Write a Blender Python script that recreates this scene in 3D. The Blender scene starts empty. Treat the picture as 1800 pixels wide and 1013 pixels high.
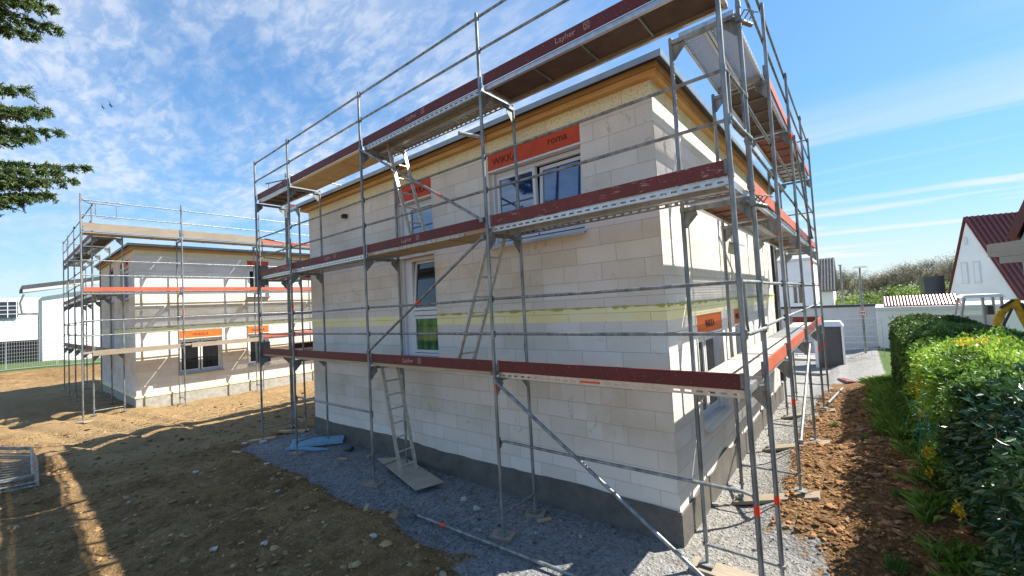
import bpy, math, random
import numpy as np
from mathutils import Vector, Matrix
R = math.radians
rnd = random.Random(7)
sc = bpy.context.scene
COL = sc.collection

# ------------------------------------------------------------------ camera
def setup_camera():
    cd = bpy.data.cameras.new('camera'); co = bpy.data.objects.new('camera', cd); COL.objects.link(co)
    yaw, pit, rol = 0.684696516, 0.0415204895, -0.0542100506
    f = Vector((-math.sin(yaw)*math.cos(pit), math.cos(yaw)*math.cos(pit), math.sin(pit)))
    r = Vector((math.cos(yaw), math.sin(yaw), 0)); u = r.cross(f)
    r2 = math.cos(rol)*r + math.sin(rol)*u; u2 = -math.sin(rol)*r + math.cos(rol)*u
    m = Matrix((r2, u2, -f)).transposed().to_4x4()
    m.translation = Vector((0.83088, -4.30618, 0.89441+2.2))
    co.matrix_world = m
    cd.sensor_width = 36; cd.lens = 742.226/1800*36; cd.clip_start = .05; cd.clip_end = 2000
    sc.camera = co
setup_camera()

# ------------------------------------------------------------------ sky and sun
SUN_AZ = math.atan2(.67, .745)      # measured from +Y towards +X
SUN_EL = R(47)
def setup_world():
    w = bpy.data.worlds.new('World'); sc.world = w; w.use_nodes = True
    nt = w.node_tree; nt.nodes.clear(); N = nt.nodes.new; L = nt.links.new
    out = N('ShaderNodeOutputWorld'); bg = N('ShaderNodeBackground'); L(bg.outputs[0], out.inputs[0])
    sky = N('ShaderNodeTexSky'); sky.sky_type = 'NISHITA'; sky.sun_disc = False
    sky.sun_elevation = SUN_EL; sky.sun_rotation = SUN_AZ
    sky.air_density = 1.0; sky.dust_density = .35; sky.ozone_density = 2.2
    bg.inputs[1].default_value = .10
    tc = N('ShaderNodeTexCoord'); sep = N('ShaderNodeSeparateXYZ'); L(tc.outputs['Generated'], sep.inputs[0])
    def M(op, a, b=None, clamp=False):
        n = N('ShaderNodeMath'); n.operation = op; n.use_clamp = clamp
        for i, v in enumerate((a, b)):
            if v is None: continue
            if isinstance(v, (int, float)): n.inputs[i].default_value = v
            else: L(v, n.inputs[i])
        return n.outputs[0]
    z = M('MAXIMUM', sep.outputs[2], 0.0)
    d = M('ADD', z, .12)
    px, py = M('DIVIDE', sep.outputs[0], d), M('DIVIDE', sep.outputs[1], d)
    comb = N('ShaderNodeCombineXYZ'); L(px, comb.inputs[0]); L(py, comb.inputs[1])
    def noise(vec, scale, detail, rough, rot=0, sx=1, sy=1, dist=0):
        mp = N('ShaderNodeMapping'); mp.inputs['Rotation'].default_value = (0, 0, rot); mp.inputs['Scale'].default_value = (sx, sy, 1)
        L(vec, mp.inputs[0]); n = N('ShaderNodeTexNoise'); L(mp.outputs[0], n.inputs['Vector'])
        n.inputs['Scale'].default_value = scale; n.inputs['Detail'].default_value = detail
        n.inputs['Roughness'].default_value = rough; n.inputs['Distortion'].default_value = dist
        return n.outputs[0]
    def ramp(v, lo, hi, a=0., b=1.):
        n = N('ShaderNodeMapRange'); n.interpolation_type = 'SMOOTHSTEP'
        L(v, n.inputs[0]); n.inputs[1].default_value = lo; n.inputs[2].default_value = hi
        n.inputs[3].default_value = a; n.inputs[4].default_value = b; return n.outputs[0]
    big = noise(comb.outputs[0], .8, 6, .62, .9, 1, 1.5, .5)
    rip = noise(comb.outputs[0], 8.5, 6, .62, .5, 1, 2.1, .35)
    # rippled high cloud, thickest on the left (-X side)
    cells = M('MULTIPLY', M('MULTIPLY', ramp(rip, .40, .64), ramp(big, .27, .52)), ramp(sep.outputs[2], .08, .34))
    veil = M('MULTIPLY', ramp(big, .30, .66), .50)
    sideL = ramp(px, -.1, -1.6)
    left = M('MULTIPLY', M('ADD', M('MULTIPLY', cells, .42), veil), sideL)
    # fibrous streaks low on the right
    st = noise(comb.outputs[0], .9, 6, .55, -.5, .32, 1.7, 1.1)
    st2 = noise(comb.outputs[0], .5, 2, .5, .3)
    low = ramp(sep.outputs[2], .42, .06)
    sideR = ramp(px, -1.4, -.4)
    right = M('MULTIPLY', M('MULTIPLY', ramp(st, .42, .70), M('ADD', M('MULTIPLY', low, 1.1), M('MULTIPLY', ramp(st2, .45, .6), .5))), sideR)
    haze = ramp(sep.outputs[2], .20, -.02, 0, .70)
    tot = M('MAXIMUM', M('ADD', left, right), haze, True)
    mix = N('ShaderNodeMix'); mix.data_type = 'RGBA'
    # soft shoulder on the bright horizon, slightly deeper blue
    vm = N('ShaderNodeVectorMath'); vm.operation = 'DOT_PRODUCT'; L(sky.outputs[0], vm.inputs[0]); vm.inputs[1].default_value = (.25, .6, .15)
    fac = M('DIVIDE', 1.22, M('ADD', 1.0, M('MULTIPLY', vm.outputs[1+0] if False else vm.outputs['Value'], .17)))
    v2 = N('ShaderNodeVectorMath'); v2.operation = 'SCALE'; L(sky.outputs[0], v2.inputs[0]); L(fac, v2.inputs['Scale'])
    v3 = N('ShaderNodeVectorMath'); v3.operation = 'MULTIPLY'; L(v2.outputs[0], v3.inputs[0]); v3.inputs[1].default_value = (.63, .91, 1.05)
    L(tot, mix.inputs[0]); L(v3.outputs[0], mix.inputs[6]); mix.inputs[7].default_value = (3.8, 4.0, 4.35, 1)
    hs = N('ShaderNodeHueSaturation'); hs.inputs['Saturation'].default_value = 1.05
    L(mix.outputs[2], bg.inputs[0])
setup_world()
def setup_sun():
    ld = bpy.data.lights.new('sun', 'SUN'); ld.energy = 4.6; ld.angle = R(.45); ld.color = (1, .93, .82)
    lo = bpy.data.objects.new('sun', ld); COL.objects.link(lo)
    d = Vector((math.sin(SUN_AZ)*math.cos(SUN_EL), math.cos(SUN_AZ)*math.cos(SUN_EL), math.sin(SUN_EL)))
    lo.rotation_euler = d.to_track_quat('Z', 'Y').to_euler(); lo.location = d*60
setup_sun()
vs = sc.view_settings
vs.view_transform = 'Standard'; vs.look = 'None'; vs.gamma = 1; vs.use_curve_mapping = False; vs.exposure = 1.3
sc.display_settings.display_device = 'sRGB'
sc.cycles.max_bounces = 8; sc.cycles.diffuse_bounces = 4; sc.cycles.transparent_max_bounces = 16

# ------------------------------------------------------------------ materials
MATS = {}
def nodes(name):
    m = bpy.data.materials.new(name); m.use_nodes = True; nt = m.node_tree
    b = nt.nodes['Principled BSDF']; MATS[name] = m
    return m, nt, b
def mathn(nt, op, a, b=None, c=None, clamp=False):
    n = nt.nodes.new('ShaderNodeMath'); n.operation = op; n.use_clamp = clamp
    for i, v in enumerate((a, b, c)):
        if v is None: continue
        if isinstance(v, (int, float)): n.inputs[i].default_value = v
        else: nt.links.new(v, n.inputs[i])
    return n.outputs[0]
def coords(nt, kind='Object', scale=(1, 1, 1), rot=(0, 0, 0)):
    tc = nt.nodes.new('ShaderNodeTexCoord'); mp = nt.nodes.new('ShaderNodeMapping')
    mp.inputs['Scale'].default_value = scale; mp.inputs['Rotation'].default_value = rot
    nt.links.new(tc.outputs[kind], mp.inputs[0]); return mp.outputs[0]
def noise(nt, vec, scale, detail=4, rough=.55, dist=0):
    n = nt.nodes.new('ShaderNodeTexNoise'); nt.links.new(vec, n.inputs['Vector'])
    n.inputs['Scale'].default_value = scale; n.inputs['Detail'].default_value = detail
    n.inputs['Roughness'].default_value = rough; n.inputs['Distortion'].default_value = dist
    return n.outputs[0]
def ramp(nt, v, lo, hi, a=0., b=1.):
    n = nt.nodes.new('ShaderNodeMapRange'); nt.links.new(v, n.inputs[0])
    n.inputs[1].default_value = lo; n.inputs[2].default_value = hi; n.inputs[3].default_value = a; n.inputs[4].default_value = b
    return n.outputs[0]
def mixc(nt, f, a, b, mode='MIX'):
    n = nt.nodes.new('ShaderNodeMix'); n.data_type = 'RGBA'; n.blend_type = mode
    for i, v in ((0, f), (6, a), (7, b)):
        if isinstance(v, (int, float)): n.inputs[i].default_value = v
        elif isinstance(v, tuple): n.inputs[i].default_value = (*v, 1)
        else: nt.links.new(v, n.inputs[i])
    return n.outputs[2]
def bump(nt, b, h, strength, dist=.01):
    n = nt.nodes.new('ShaderNodeBump'); n.inputs['Strength'].default_value = strength; n.inputs['Distance'].default_value = dist
    nt.links.new(h, n.inputs['Height']); nt.links.new(n.outputs[0], b.inputs['Normal'])
def mat(name, c1, c2=None, rough=.6, metal=0., scale=8, detail=5, lo=.35, hi=.65, bmp=0., bscale=None, spec=.5, kind='Object', stretch=(1, 1, 1), bdist=.01):
    m, nt, b = nodes(name)
    c2 = c2 or c1
    v = coords(nt, kind, stretch)
    n = noise(nt, v, scale, detail)
    nt.links.new(mixc(nt, ramp(nt, n, lo, hi), c1, c2), b.inputs['Base Color'])
    b.inputs['Roughness'].default_value = rough; b.inputs['Metallic'].default_value = metal
    b.inputs['Specular IOR Level'].default_value = spec
    if bmp: bump(nt, b, noise(nt, v, bscale or scale*2, 4, .6), bmp, bdist)
    return m
mat('steel', (.36, .38, .38), (.13, .145, .14), .5, .6, 3.5, 8, .32, .68, .25, 60, stretch=(4, 4, 1))
mat('steel_dark', (.16, .18, .18), (.28, .29, .29), .5, .6, 10)
mat('aluminium', (.62, .63, .63), (.42, .43, .43), .35, .7, 14, 5, .3, .8)
mat('ladder_alu', (.60, .57, .50), (.42, .40, .34), .45, .35, 14)
mat('ply_brown', (.075, .05, .042), (.12, .085, .07), .75, 0, 5, 6, .35, .7)
mat('ply_red', (.30, .085, .04), (.20, .06, .035), .7, 0, 9, 6)
mat('deck_dusty', (.60, .56, .46), (.46, .42, .34), .85, 0, 5, 6)
mat('ply_sheet', (.42, .38, .29), (.33, .30, .24), .8, 0, 4, 6)
mat('white_pvc', (.74, .75, .76), (.70, .71, .72), .35, 0, 3)
mat('metal_edge', (.30, .35, .38), (.25, .29, .32), .35, .5, 4)
mat('sill_alu', (.52, .56, .60), (.45, .49, .53), .35, .5, 5)
mat('orange_box', (.74, .15, .015), (.66, .13, .012), .6, 0, 5)
mat('orange_red_box', (.62, .075, .02), (.54, .06, .018), .6, 0, 5)
mat('print_dark', (.07, .03, .02), None, .8)
mat('print_pale', (.55, .42, .40), (.38, .20, .19), .8, 0, 60, 3)
mat('tape', (.85, .06, .02), None, .45)
mat('roof_felt', (.05, .055, .06), (.08, .085, .09), .8)
mat('black_rubber', (.02, .02, .022), (.035, .035, .035), .6)
mat('plaster_white', (.80, .81, .82), (.74, .75, .76), .85, 0, 1.5)
mat('plaster_grey', (.62, .63, .65), (.56, .57, .59), .85, 0, 1.5)
mat('plaster_green', (.45, .50, .46), (.50, .55, .50), .85, 0, 1.5)
mat('concrete', (.42, .40, .35), (.30, .29, .25), .85, 0, 7, 6, bmp=.3, bscale=40)
mat('asphalt', (.20, .195, .19), (.27, .265, .25), .9, 0, 3, 6, bmp=.3, bscale=60)
mat('kerb_stone', (.42, .41, .39), (.34, .33, .31), .85, 0, 9)
mat('foam_blue', (.16, .32, .44), (.22, .38, .50), .7)
mat('foam_white', (.55, .54, .50), (.32, .30, .26), .8, 0, 20)
mat('toilet_grey', (.055, .06, .075), (.07, .075, .09), .5)
mat('toilet_white', (.75, .77, .78), None, .4)
mat('machine_yellow', (.78, .46, .02), (.48, .25, .02), .45, 0, 6)
mat('machine_dark', (.03, .03, .032), (.06, .055, .05), .6)
mat('machine_grey', (.45, .46, .47), (.38, .39, .40), .45)
mat('bark', (.10, .08, .06), (.16, .13, .10), .9, 0, 9, bmp=.4)
mat('bark_pale', (.20, .17, .145), (.13, .11, .095), .9, 0, 4)
mat('net_dark', (.012, .05, .035), (.02, .08, .05), .5)
mat('net_green', (.02, .22, .15), (.01, .15, .10), .7)
mat('fence_wire', (.40, .42, .42), None, .5, .4)
mat('solar', (.02, .03, .05), (.03, .04, .06), .25)
mat('bird_dark', (.03, .03, .03), None, .8)
mat('foam_seal', (.45, .47, .14), (.36, .40, .10), .8, 0, 30, bmp=.6, bscale=60)

def m_wood(name, a, b_, c, rough=.7):
    m, nt, b = nodes(name)
    v = coords(nt, 'UV', (.7, 14, 1))
    n = noise(nt, v, 3.0, 6, .6, .6); n2 = noise(nt, coords(nt, 'UV', (1, 1, 1)), 1.6, 3)
    col = mixc(nt, ramp(nt, n, .35, .65), a, b_); col = mixc(nt, ramp(nt, n2, .45, .75, 0, .6), col, c)
    nt.links.new(col, b.inputs['Base Color']); b.inputs['Roughness'].default_value = rough
    bump(nt, b, n, .25, .004)
m_wood('timber_yellow', (.56, .33, .11), (.46, .25, .075), (.60, .40, .17))
m_wood('timber_bright', (.72, .52, .24), (.60, .40, .16), (.76, .60, .34))
m_wood('timber_pale', (.50, .38, .22), (.40, .29, .16), (.32, .24, .15))
m_wood('timber_grey', (.36, .30, .22), (.27, .22, .165), (.20, .165, .13))
m_wood('timber_osb', (.42, .24, .09), (.26, .14, .05), (.36, .22, .09))

def m_toe(name, red, wear, amount):
    m, nt, b = nodes(name)
    v = coords(nt, 'UV', (2, 9, 1)); v2 = coords(nt, 'Object')
    n = noise(nt, v, 3.2, 8, .72, .8); n2 = noise(nt, v2, 2.2, 5); n3 = noise(nt, v2, 45, 3)
    s = mathn(nt, 'ADD', n, mathn(nt, 'MULTIPLY', n2, .35))
    col = mixc(nt, ramp(nt, n2, .3, .7), red, tuple(x*1.45 for x in red))
    col = mixc(nt, ramp(nt, s, amount, amount+.05, 0, .85), col, wear)
    col = mixc(nt, ramp(nt, n3, .66, .70, 0, .5), col, wear)
    nt.links.new(col, b.inputs['Base Color']); b.inputs['Roughness'].default_value = .6
    bump(nt, b, n, .2, .003)
m_toe('toe_red', (.095, .012, .011), (.36, .30, .26), .86)
m_toe('toe_red_worn', (.13, .022, .017), (.44, .34, .28), .76)
m_toe('toe_red_sunlit', (.40, .09, .045), (.45, .26, .18), .86)  # faded red boards, with sunlit brightness put into the colour

def m_block():
    m, nt, b = nodes('aerated_block')
    tc = nt.nodes.new('ShaderNodeTexCoord'); br = nt.nodes.new('ShaderNodeTexBrick')
    wn = nt.nodes.new('ShaderNodeTexNoise'); nt.links.new(tc.outputs['UV'], wn.inputs['Vector']); wn.inputs['Scale'].default_value = 3.5; wn.inputs['Detail'].default_value = 5
    wa = nt.nodes.new('ShaderNodeVectorMath'); wa.operation = 'SCALE'; nt.links.new(wn.outputs['Color'], wa.inputs[0]); wa.inputs['Scale'].default_value = .016
    wb = nt.nodes.new('ShaderNodeVectorMath'); nt.links.new(tc.outputs['UV'], wb.inputs[0]); nt.links.new(wa.outputs[0], wb.inputs[1]); nt.links.new(wb.outputs[0], br.inputs[0])
    br.offset = .37; br.offset_frequency = 2; br.squash = 1
    for k, v in (('Scale', 1), ('Mortar Size', .0032), ('Mortar Smooth', .25), ('Bias', 0), ('Brick Width', .625), ('Row Height', .25)): br.inputs[k].default_value = v
    br.inputs['Color1'].default_value = (.79, .752, .685, 1); br.inputs['Color2'].default_value = (.70, .655, .58, 1); br.inputs['Mortar'].default_value = (.44, .41, .35, 1)
    v = coords(nt, 'UV')
    n = noise(nt, v, .7, 6, .6, .4); n2 = noise(nt, v, 5, 6, .65); n3 = noise(nt, v, 60, 3)
    n4 = noise(nt, coords(nt, 'UV', (7, 1.3, 1)), 1.3, 6, .7, .3)
    col = mixc(nt, ramp(nt, n, .48, .68, 0, .32), br.outputs[0], (.50, .455, .37))
    # damp, tan-coloured courses: whole blocks differ
    sp = nt.nodes.new('ShaderNodeSeparateXYZ'); nt.links.new(tc.outputs['UV'], sp.inputs[0])
    zz = sp.outputs[1]
    band = mathn(nt, 'ADD', mathn(nt, 'MULTIPLY', ramp(nt, zz, .9, 1.4), ramp(nt, zz, 2.3, 2.1)), mathn(nt, 'MULTIPLY', ramp(nt, zz, 3.3, 3.5), ramp(nt, zz, 4.3, 4.1)))
    vo = nt.nodes.new('ShaderNodeTexWhiteNoise'); vo.noise_dimensions = '2D'
    bu = mathn(nt, 'FLOOR', mathn(nt, 'DIVIDE', mathn(nt, 'ADD', sp.outputs[0], mathn(nt, 'MULTIPLY', mathn(nt, 'MODULO', mathn(nt, 'FLOOR', mathn(nt, 'DIVIDE', zz, .25)), 2), .39375)), .625)); bv = mathn(nt, 'FLOOR', mathn(nt, 'DIVIDE', zz, .25))
    cx = nt.nodes.new('ShaderNodeCombineXYZ'); nt.links.new(bu, cx.inputs[0]); nt.links.new(bv, cx.inputs[1]); nt.links.new(cx.outputs[0], vo.inputs['Vector'])
    col = mixc(nt, mathn(nt, 'MULTIPLY', mathn(nt, 'MULTIPLY', band, ramp(nt, n, .35, .55)), mathn(nt, 'ADD', .12, mathn(nt, 'MULTIPLY', vo.outputs[0], .42))), col, (.55, .46, .32))
    col = mixc(nt, ramp(nt, n4, .62, .74, 0, .45), col, (.34, .30, .22))
    col = mixc(nt, ramp(nt, n2, .60, .72, 0, .4), col, (.68, .67, .64))
    # mortar smears and chipped spots
    n5 = noise(nt, v, 2.6, 8, .75, 1.2); col = mixc(nt, ramp(nt, n5, .615, .66, 0, .5), col, (.36, .33, .27)); col = mixc(nt, ramp(nt, n5, .33, .29, 0, .5), col, (.80, .79, .76))
    nt.links.new(col, b.inputs['Base Color']); b.inputs['Roughness'].default_value = .9
    h = mathn(nt, 'SUBTRACT', mathn(nt, 'MULTIPLY', n3, .12), br.outputs['Fac'])
    bump(nt, b, h, .7, .006)
m_block()
def m_panel():     # wood-fibre / foam insulation boards with crumb texture
    m, nt, b = nodes('insulation_board')
    v = coords(nt, 'UV'); n = noise(nt, v, 38, 3, .6); n2 = noise(nt, v, 1.4, 4)
    br = nt.nodes.new('ShaderNodeTexBrick'); nt.links.new(v, br.inputs[0])
    for k, q in (('Scale', 1), ('Mortar Size', .003), ('Brick Width', 1.25), ('Row Height', 1.0)): br.inputs[k].default_value = q
    br.inputs['Color1'].default_value = (.82, .76, .50, 1); br.inputs['Color2'].default_value = (.78, .72, .48, 1); br.inputs['Mortar'].default_value = (.2, .19, .1, 1)
    col = mixc(nt, ramp(nt, n, .56, .62, 0, .75), br.outputs[0], (.26, .25, .15)); col = mixc(nt, ramp(nt, n2, .4, .7, 0, .4), col, (.55, .52, .42))
    nt.links.new(col, b.inputs['Base Color']); b.inputs['Roughness'].default_value = .9; bump(nt, b, n, .4, .005)
    m, nt, b = nodes('foam_yellow')
    v = coords(nt, 'UV'); n = noise(nt, v, 30, 3); n2 = noise(nt, v, .9, 3)
    br = nt.nodes.new('ShaderNodeTexBrick'); nt.links.new(v, br.inputs[0])
    for k, q in (('Scale', 1), ('Mortar Size', .003), ('Brick Width', 1.25), ('Row Height', 1.0)): br.inputs[k].default_value = q
    br.inputs['Color1'].default_value = (.95, .86, .46, 1); br.inputs['Color2'].default_value = (.90, .80, .40, 1); br.inputs['Mortar'].default_value = (.3, .29, .14, 1)
    nt.links.new(mixc(nt, ramp(nt, n2, .4, .6, 0, .5), br.outputs[0], (.95, .90, .66)), b.inputs['Base Color']); b.inputs['Roughness'].default_value = .85
    bump(nt, b, n, .3, .004)
m_panel()
def m_plinth():
    m, nt, b = nodes('plinth_membrane')
    v = coords(nt, 'UV'); n = noise(nt, v, 3, 6, .7)
    vo = nt.nodes.new('ShaderNodeTexVoronoi'); vo.inputs['Randomness'].default_value = 0; vo.inputs['Scale'].default_value = 28; nt.links.new(coords(nt, 'UV', (1, 1, 1), (0, 0, .785)), vo.inputs['Vector'])
    col = mixc(nt, ramp(nt, n, .35, .7), (.085, .08, .075), (.17, .155, .135))
    nt.links.new(col, b.inputs['Base Color']); b.inputs['Roughness'].default_value = .55; bump(nt, b, vo.outputs['Distance'], .8, .01)
m_plinth()
def m_glass(name, base, ior):
    m, nt, b = nodes(name); b.inputs['Base Color'].default_value = (*base, 1)
    b.inputs['Roughness'].default_value = .03; b.inputs['IOR'].default_value = ior
m_glass('glass', (.012, .04, .16), 2.5); m_glass('glass_dark', (.012, .014, .016), 1.7)  # plain glass carries the reflected blue sky in its base colour
def m_green_glass():
    m, nt, b = nodes('glass_green')
    v = coords(nt, 'UV', (1.5, .6, 1)); n = noise(nt, v, 4, 2)
    nt.links.new(mixc(nt, ramp(nt, n, .4, .62), (.03, .10, .06), (.12, .26, .07)), b.inputs['Base Color']); b.inputs['Roughness'].default_value = .08; b.inputs['IOR'].default_value = 1.6
m_green_glass()
def m_perf():       # perforated anti-slip steel sheet with real see-through holes
    m, nt, b = nodes('deck_perforated')
    b.inputs['Base Color'].default_value = (.40, .41, .41, 1); b.inputs['Metallic'].default_value = .6; b.inputs['Roughness'].default_value = .45
    tc = nt.nodes.new('ShaderNodeTexCoord'); sp = nt.nodes.new('ShaderNodeSeparateXYZ'); nt.links.new(tc.outputs['UV'], sp.inputs[0])
    wav = mathn(nt, 'MULTIPLY', mathn(nt, 'SINE', mathn(nt, 'MULTIPLY', sp.outputs[1], 2*math.pi/.10)), .014)
    f = mathn(nt, 'FRACT', mathn(nt, 'DIVIDE', mathn(nt, 'ADD', sp.outputs[0], wav), .05))
    g = mathn(nt, 'FRACT', mathn(nt, 'DIVIDE', sp.outputs[1], .025))
    hole = mathn(nt, 'MULTIPLY', mathn(nt, 'LESS_THAN', f, .36), mathn(nt, 'LESS_THAN', g, .74))
    nt.links.new(mathn(nt, 'SUBTRACT', 1, hole), b.inputs['Alpha'])
    bump(nt, b, f, .4, .006)
m_perf()
def m_ribbed():
    m, nt, b = nodes('deck_ribbed')
    b.inputs['Base Color'].default_value = (.36, .37, .36, 1); b.inputs['Metallic'].default_value = .5; b.inputs['Roughness'].default_value = .5
    tc = nt.nodes.new('ShaderNodeTexCoord'); sp = nt.nodes.new('ShaderNodeSeparateXYZ'); nt.links.new(tc.outputs['UV'], sp.inputs[0])
    bump(nt, b, mathn(nt, 'SINE', mathn(nt, 'MULTIPLY', sp.outputs[0], 2*math.pi/.07)), .9, .012)
m_ribbed()
def m_ground():
    m, nt, b = nodes('site_ground')
    at = nt.nodes.new('ShaderNodeVertexColor'); at.layer_name = 'zone'; sp = nt.nodes.new('ShaderNodeSeparateColor'); nt.links.new(at.outputs[0], sp.inputs[0])
    v = coords(nt)
    nf = noise(nt, v, 30, 6, .7); nm = noise(nt, v, 6, 6, .68); nl = noise(nt, v, .9, 5, .6, .5); ng = noise(nt, v, 70, 3, .7)
    vo = nt.nodes.new('ShaderNodeTexVoronoi'); vo.inputs['Scale'].default_value = 26; nt.links.new(v, vo.inputs['Vector'])
    dirt = mixc(nt, ramp(nt, nm, .34, .66), (.135, .078, .030), (.32, .195, .084))
    dirt = mixc(nt, ramp(nt, nl, .46, .70, 0, .5), dirt, (.46, .31, .15))
    dirt = mixc(nt, ramp(nt, nf, .56, .70, 0, .5), dirt, (.48, .34, .19))
    dirt = mixc(nt, ramp(nt, nf, .42, .32, 0, .6), dirt, (.06, .035, .018))
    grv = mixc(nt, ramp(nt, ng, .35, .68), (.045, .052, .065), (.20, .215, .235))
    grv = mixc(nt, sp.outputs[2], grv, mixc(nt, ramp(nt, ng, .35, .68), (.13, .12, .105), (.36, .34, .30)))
    grv = mixc(nt, ramp(nt, nl, .45, .7, 0, .45), grv, (.30, .31, .32))
    grv = mixc(nt, vo.outputs['Color'], grv, mixc(nt, .7, grv, (.5, .5, .49)))
    grs = mixc(nt, ramp(nt, nm, .35, .65), (.05, .10, .02), (.12, .17, .05))
    mud = noise(nt, v, 2.3, 6, .7, .4)
    grv = mixc(nt, ramp(nt, mud, .56, .68, 0, .6), grv, (.13, .10, .065)); grv = mixc(nt, ramp(nt, mud, .42, .30, 0, .5), grv, (.33, .34, .35))
    e = mathn(nt, 'ADD', sp.outputs[0], mathn(nt, 'MULTIPLY', mathn(nt, 'SUBTRACT', nm, .5), 1.8))
    sx = nt.nodes.new('ShaderNodeSeparateXYZ'); nt.links.new(v, sx.inputs[0]); dirt = mixc(nt, ramp(nt, mathn(nt, 'ADD', sx.outputs[0], nl), .2, .9, 0, .62), dirt, mixc(nt, ramp(nt, nf, .4, .66), (.105, .048, .02), (.30, .155, .07)))
    wet = noise(nt, v, 1.5, 7, .72, .8); dirt = mixc(nt, ramp(nt, wet, .47, .34, 0, .6), dirt, (.085, .052, .022))
    dirt = mixc(nt, ramp(nt, sp.outputs[2], .2, .8, 0, .45), dirt, (.42, .30, .155))
    col = mixc(nt, ramp(nt, e, .42, .58), dirt, grv)
    e2 = mathn(nt, 'ADD', sp.outputs[1], mathn(nt, 'MULTIPLY', mathn(nt, 'SUBTRACT', nm, .5), .9))
    col = mixc(nt, ramp(nt, e2, .42, .6), col, grs)
    nt.links.new(col, b.inputs['Base Color']); b.inputs['Roughness'].default_value = .95; b.inputs['Specular IOR Level'].default_value = .2
    h = mathn(nt, 'ADD', nf, mathn(nt, 'MULTIPLY', vo.outputs['Distance'], .5))
    bump(nt, b, mathn(nt, 'ADD', h, mathn(nt, 'MULTIPLY', nm, 1.2)), 1, .045)
m_ground()
def m_vcol(name, rough=.6, trans=0., spec=.4, bmp=0):
    m, nt, b = nodes(name)
    at = nt.nodes.new('ShaderNodeVertexColor'); at.layer_name = 'tone'
    nt.links.new(at.outputs[0], b.inputs['Base Color']); b.inputs['Roughness'].default_value = rough; b.inputs['Specular IOR Level'].default_value = spec
    if bmp: bump(nt, b, noise(nt, coords(nt), 40, 5, .7), bmp, .01)
    if trans:
        tr = nt.nodes.new('ShaderNodeBsdfTranslucent'); nt.links.new(at.outputs[0], tr.inputs[0]); mx = nt.nodes.new('ShaderNodeMixShader'); mx.inputs[0].default_value = trans
        nt.links.new(b.outputs[0], mx.inputs[1]); nt.links.new(tr.outputs[0], mx.inputs[2]); nt.links.new(mx.outputs[0], nt.nodes['Material Output'].inputs[0])
m_vcol('leaf', .5, .35); m_vcol('leaf_glossy', .28, .15, .6); m_vcol('needle', .6, .4); m_vcol('petal', .7, .4); m_vcol('stone', .9, 0, .3, .4)
def m_tiles(name, a, b_, w=.22, h=.34):
    m, nt, b = nodes(name)
    tc = nt.nodes.new('ShaderNodeTexCoord'); sp = nt.nodes.new('ShaderNodeSeparateXYZ'); nt.links.new(tc.outputs['UV'], sp.inputs[0])
    n = noise(nt, coords(nt, 'UV'), 3, 4)
    nt.links.new(mixc(nt, ramp(nt, n, .35, .65), a, b_), b.inputs['Base Color']); b.inputs['Roughness'].default_value = .28; b.inputs['Specular IOR Level'].default_value = .7
m_tiles('tile_red', (.15, .018, .018), (.10, .014, .014)); m_tiles('tile_brick', (.30, .09, .06), (.24, .07, .05)); m_tiles('tile_grey', (.16, .14, .12), (.11, .10, .09))

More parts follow.
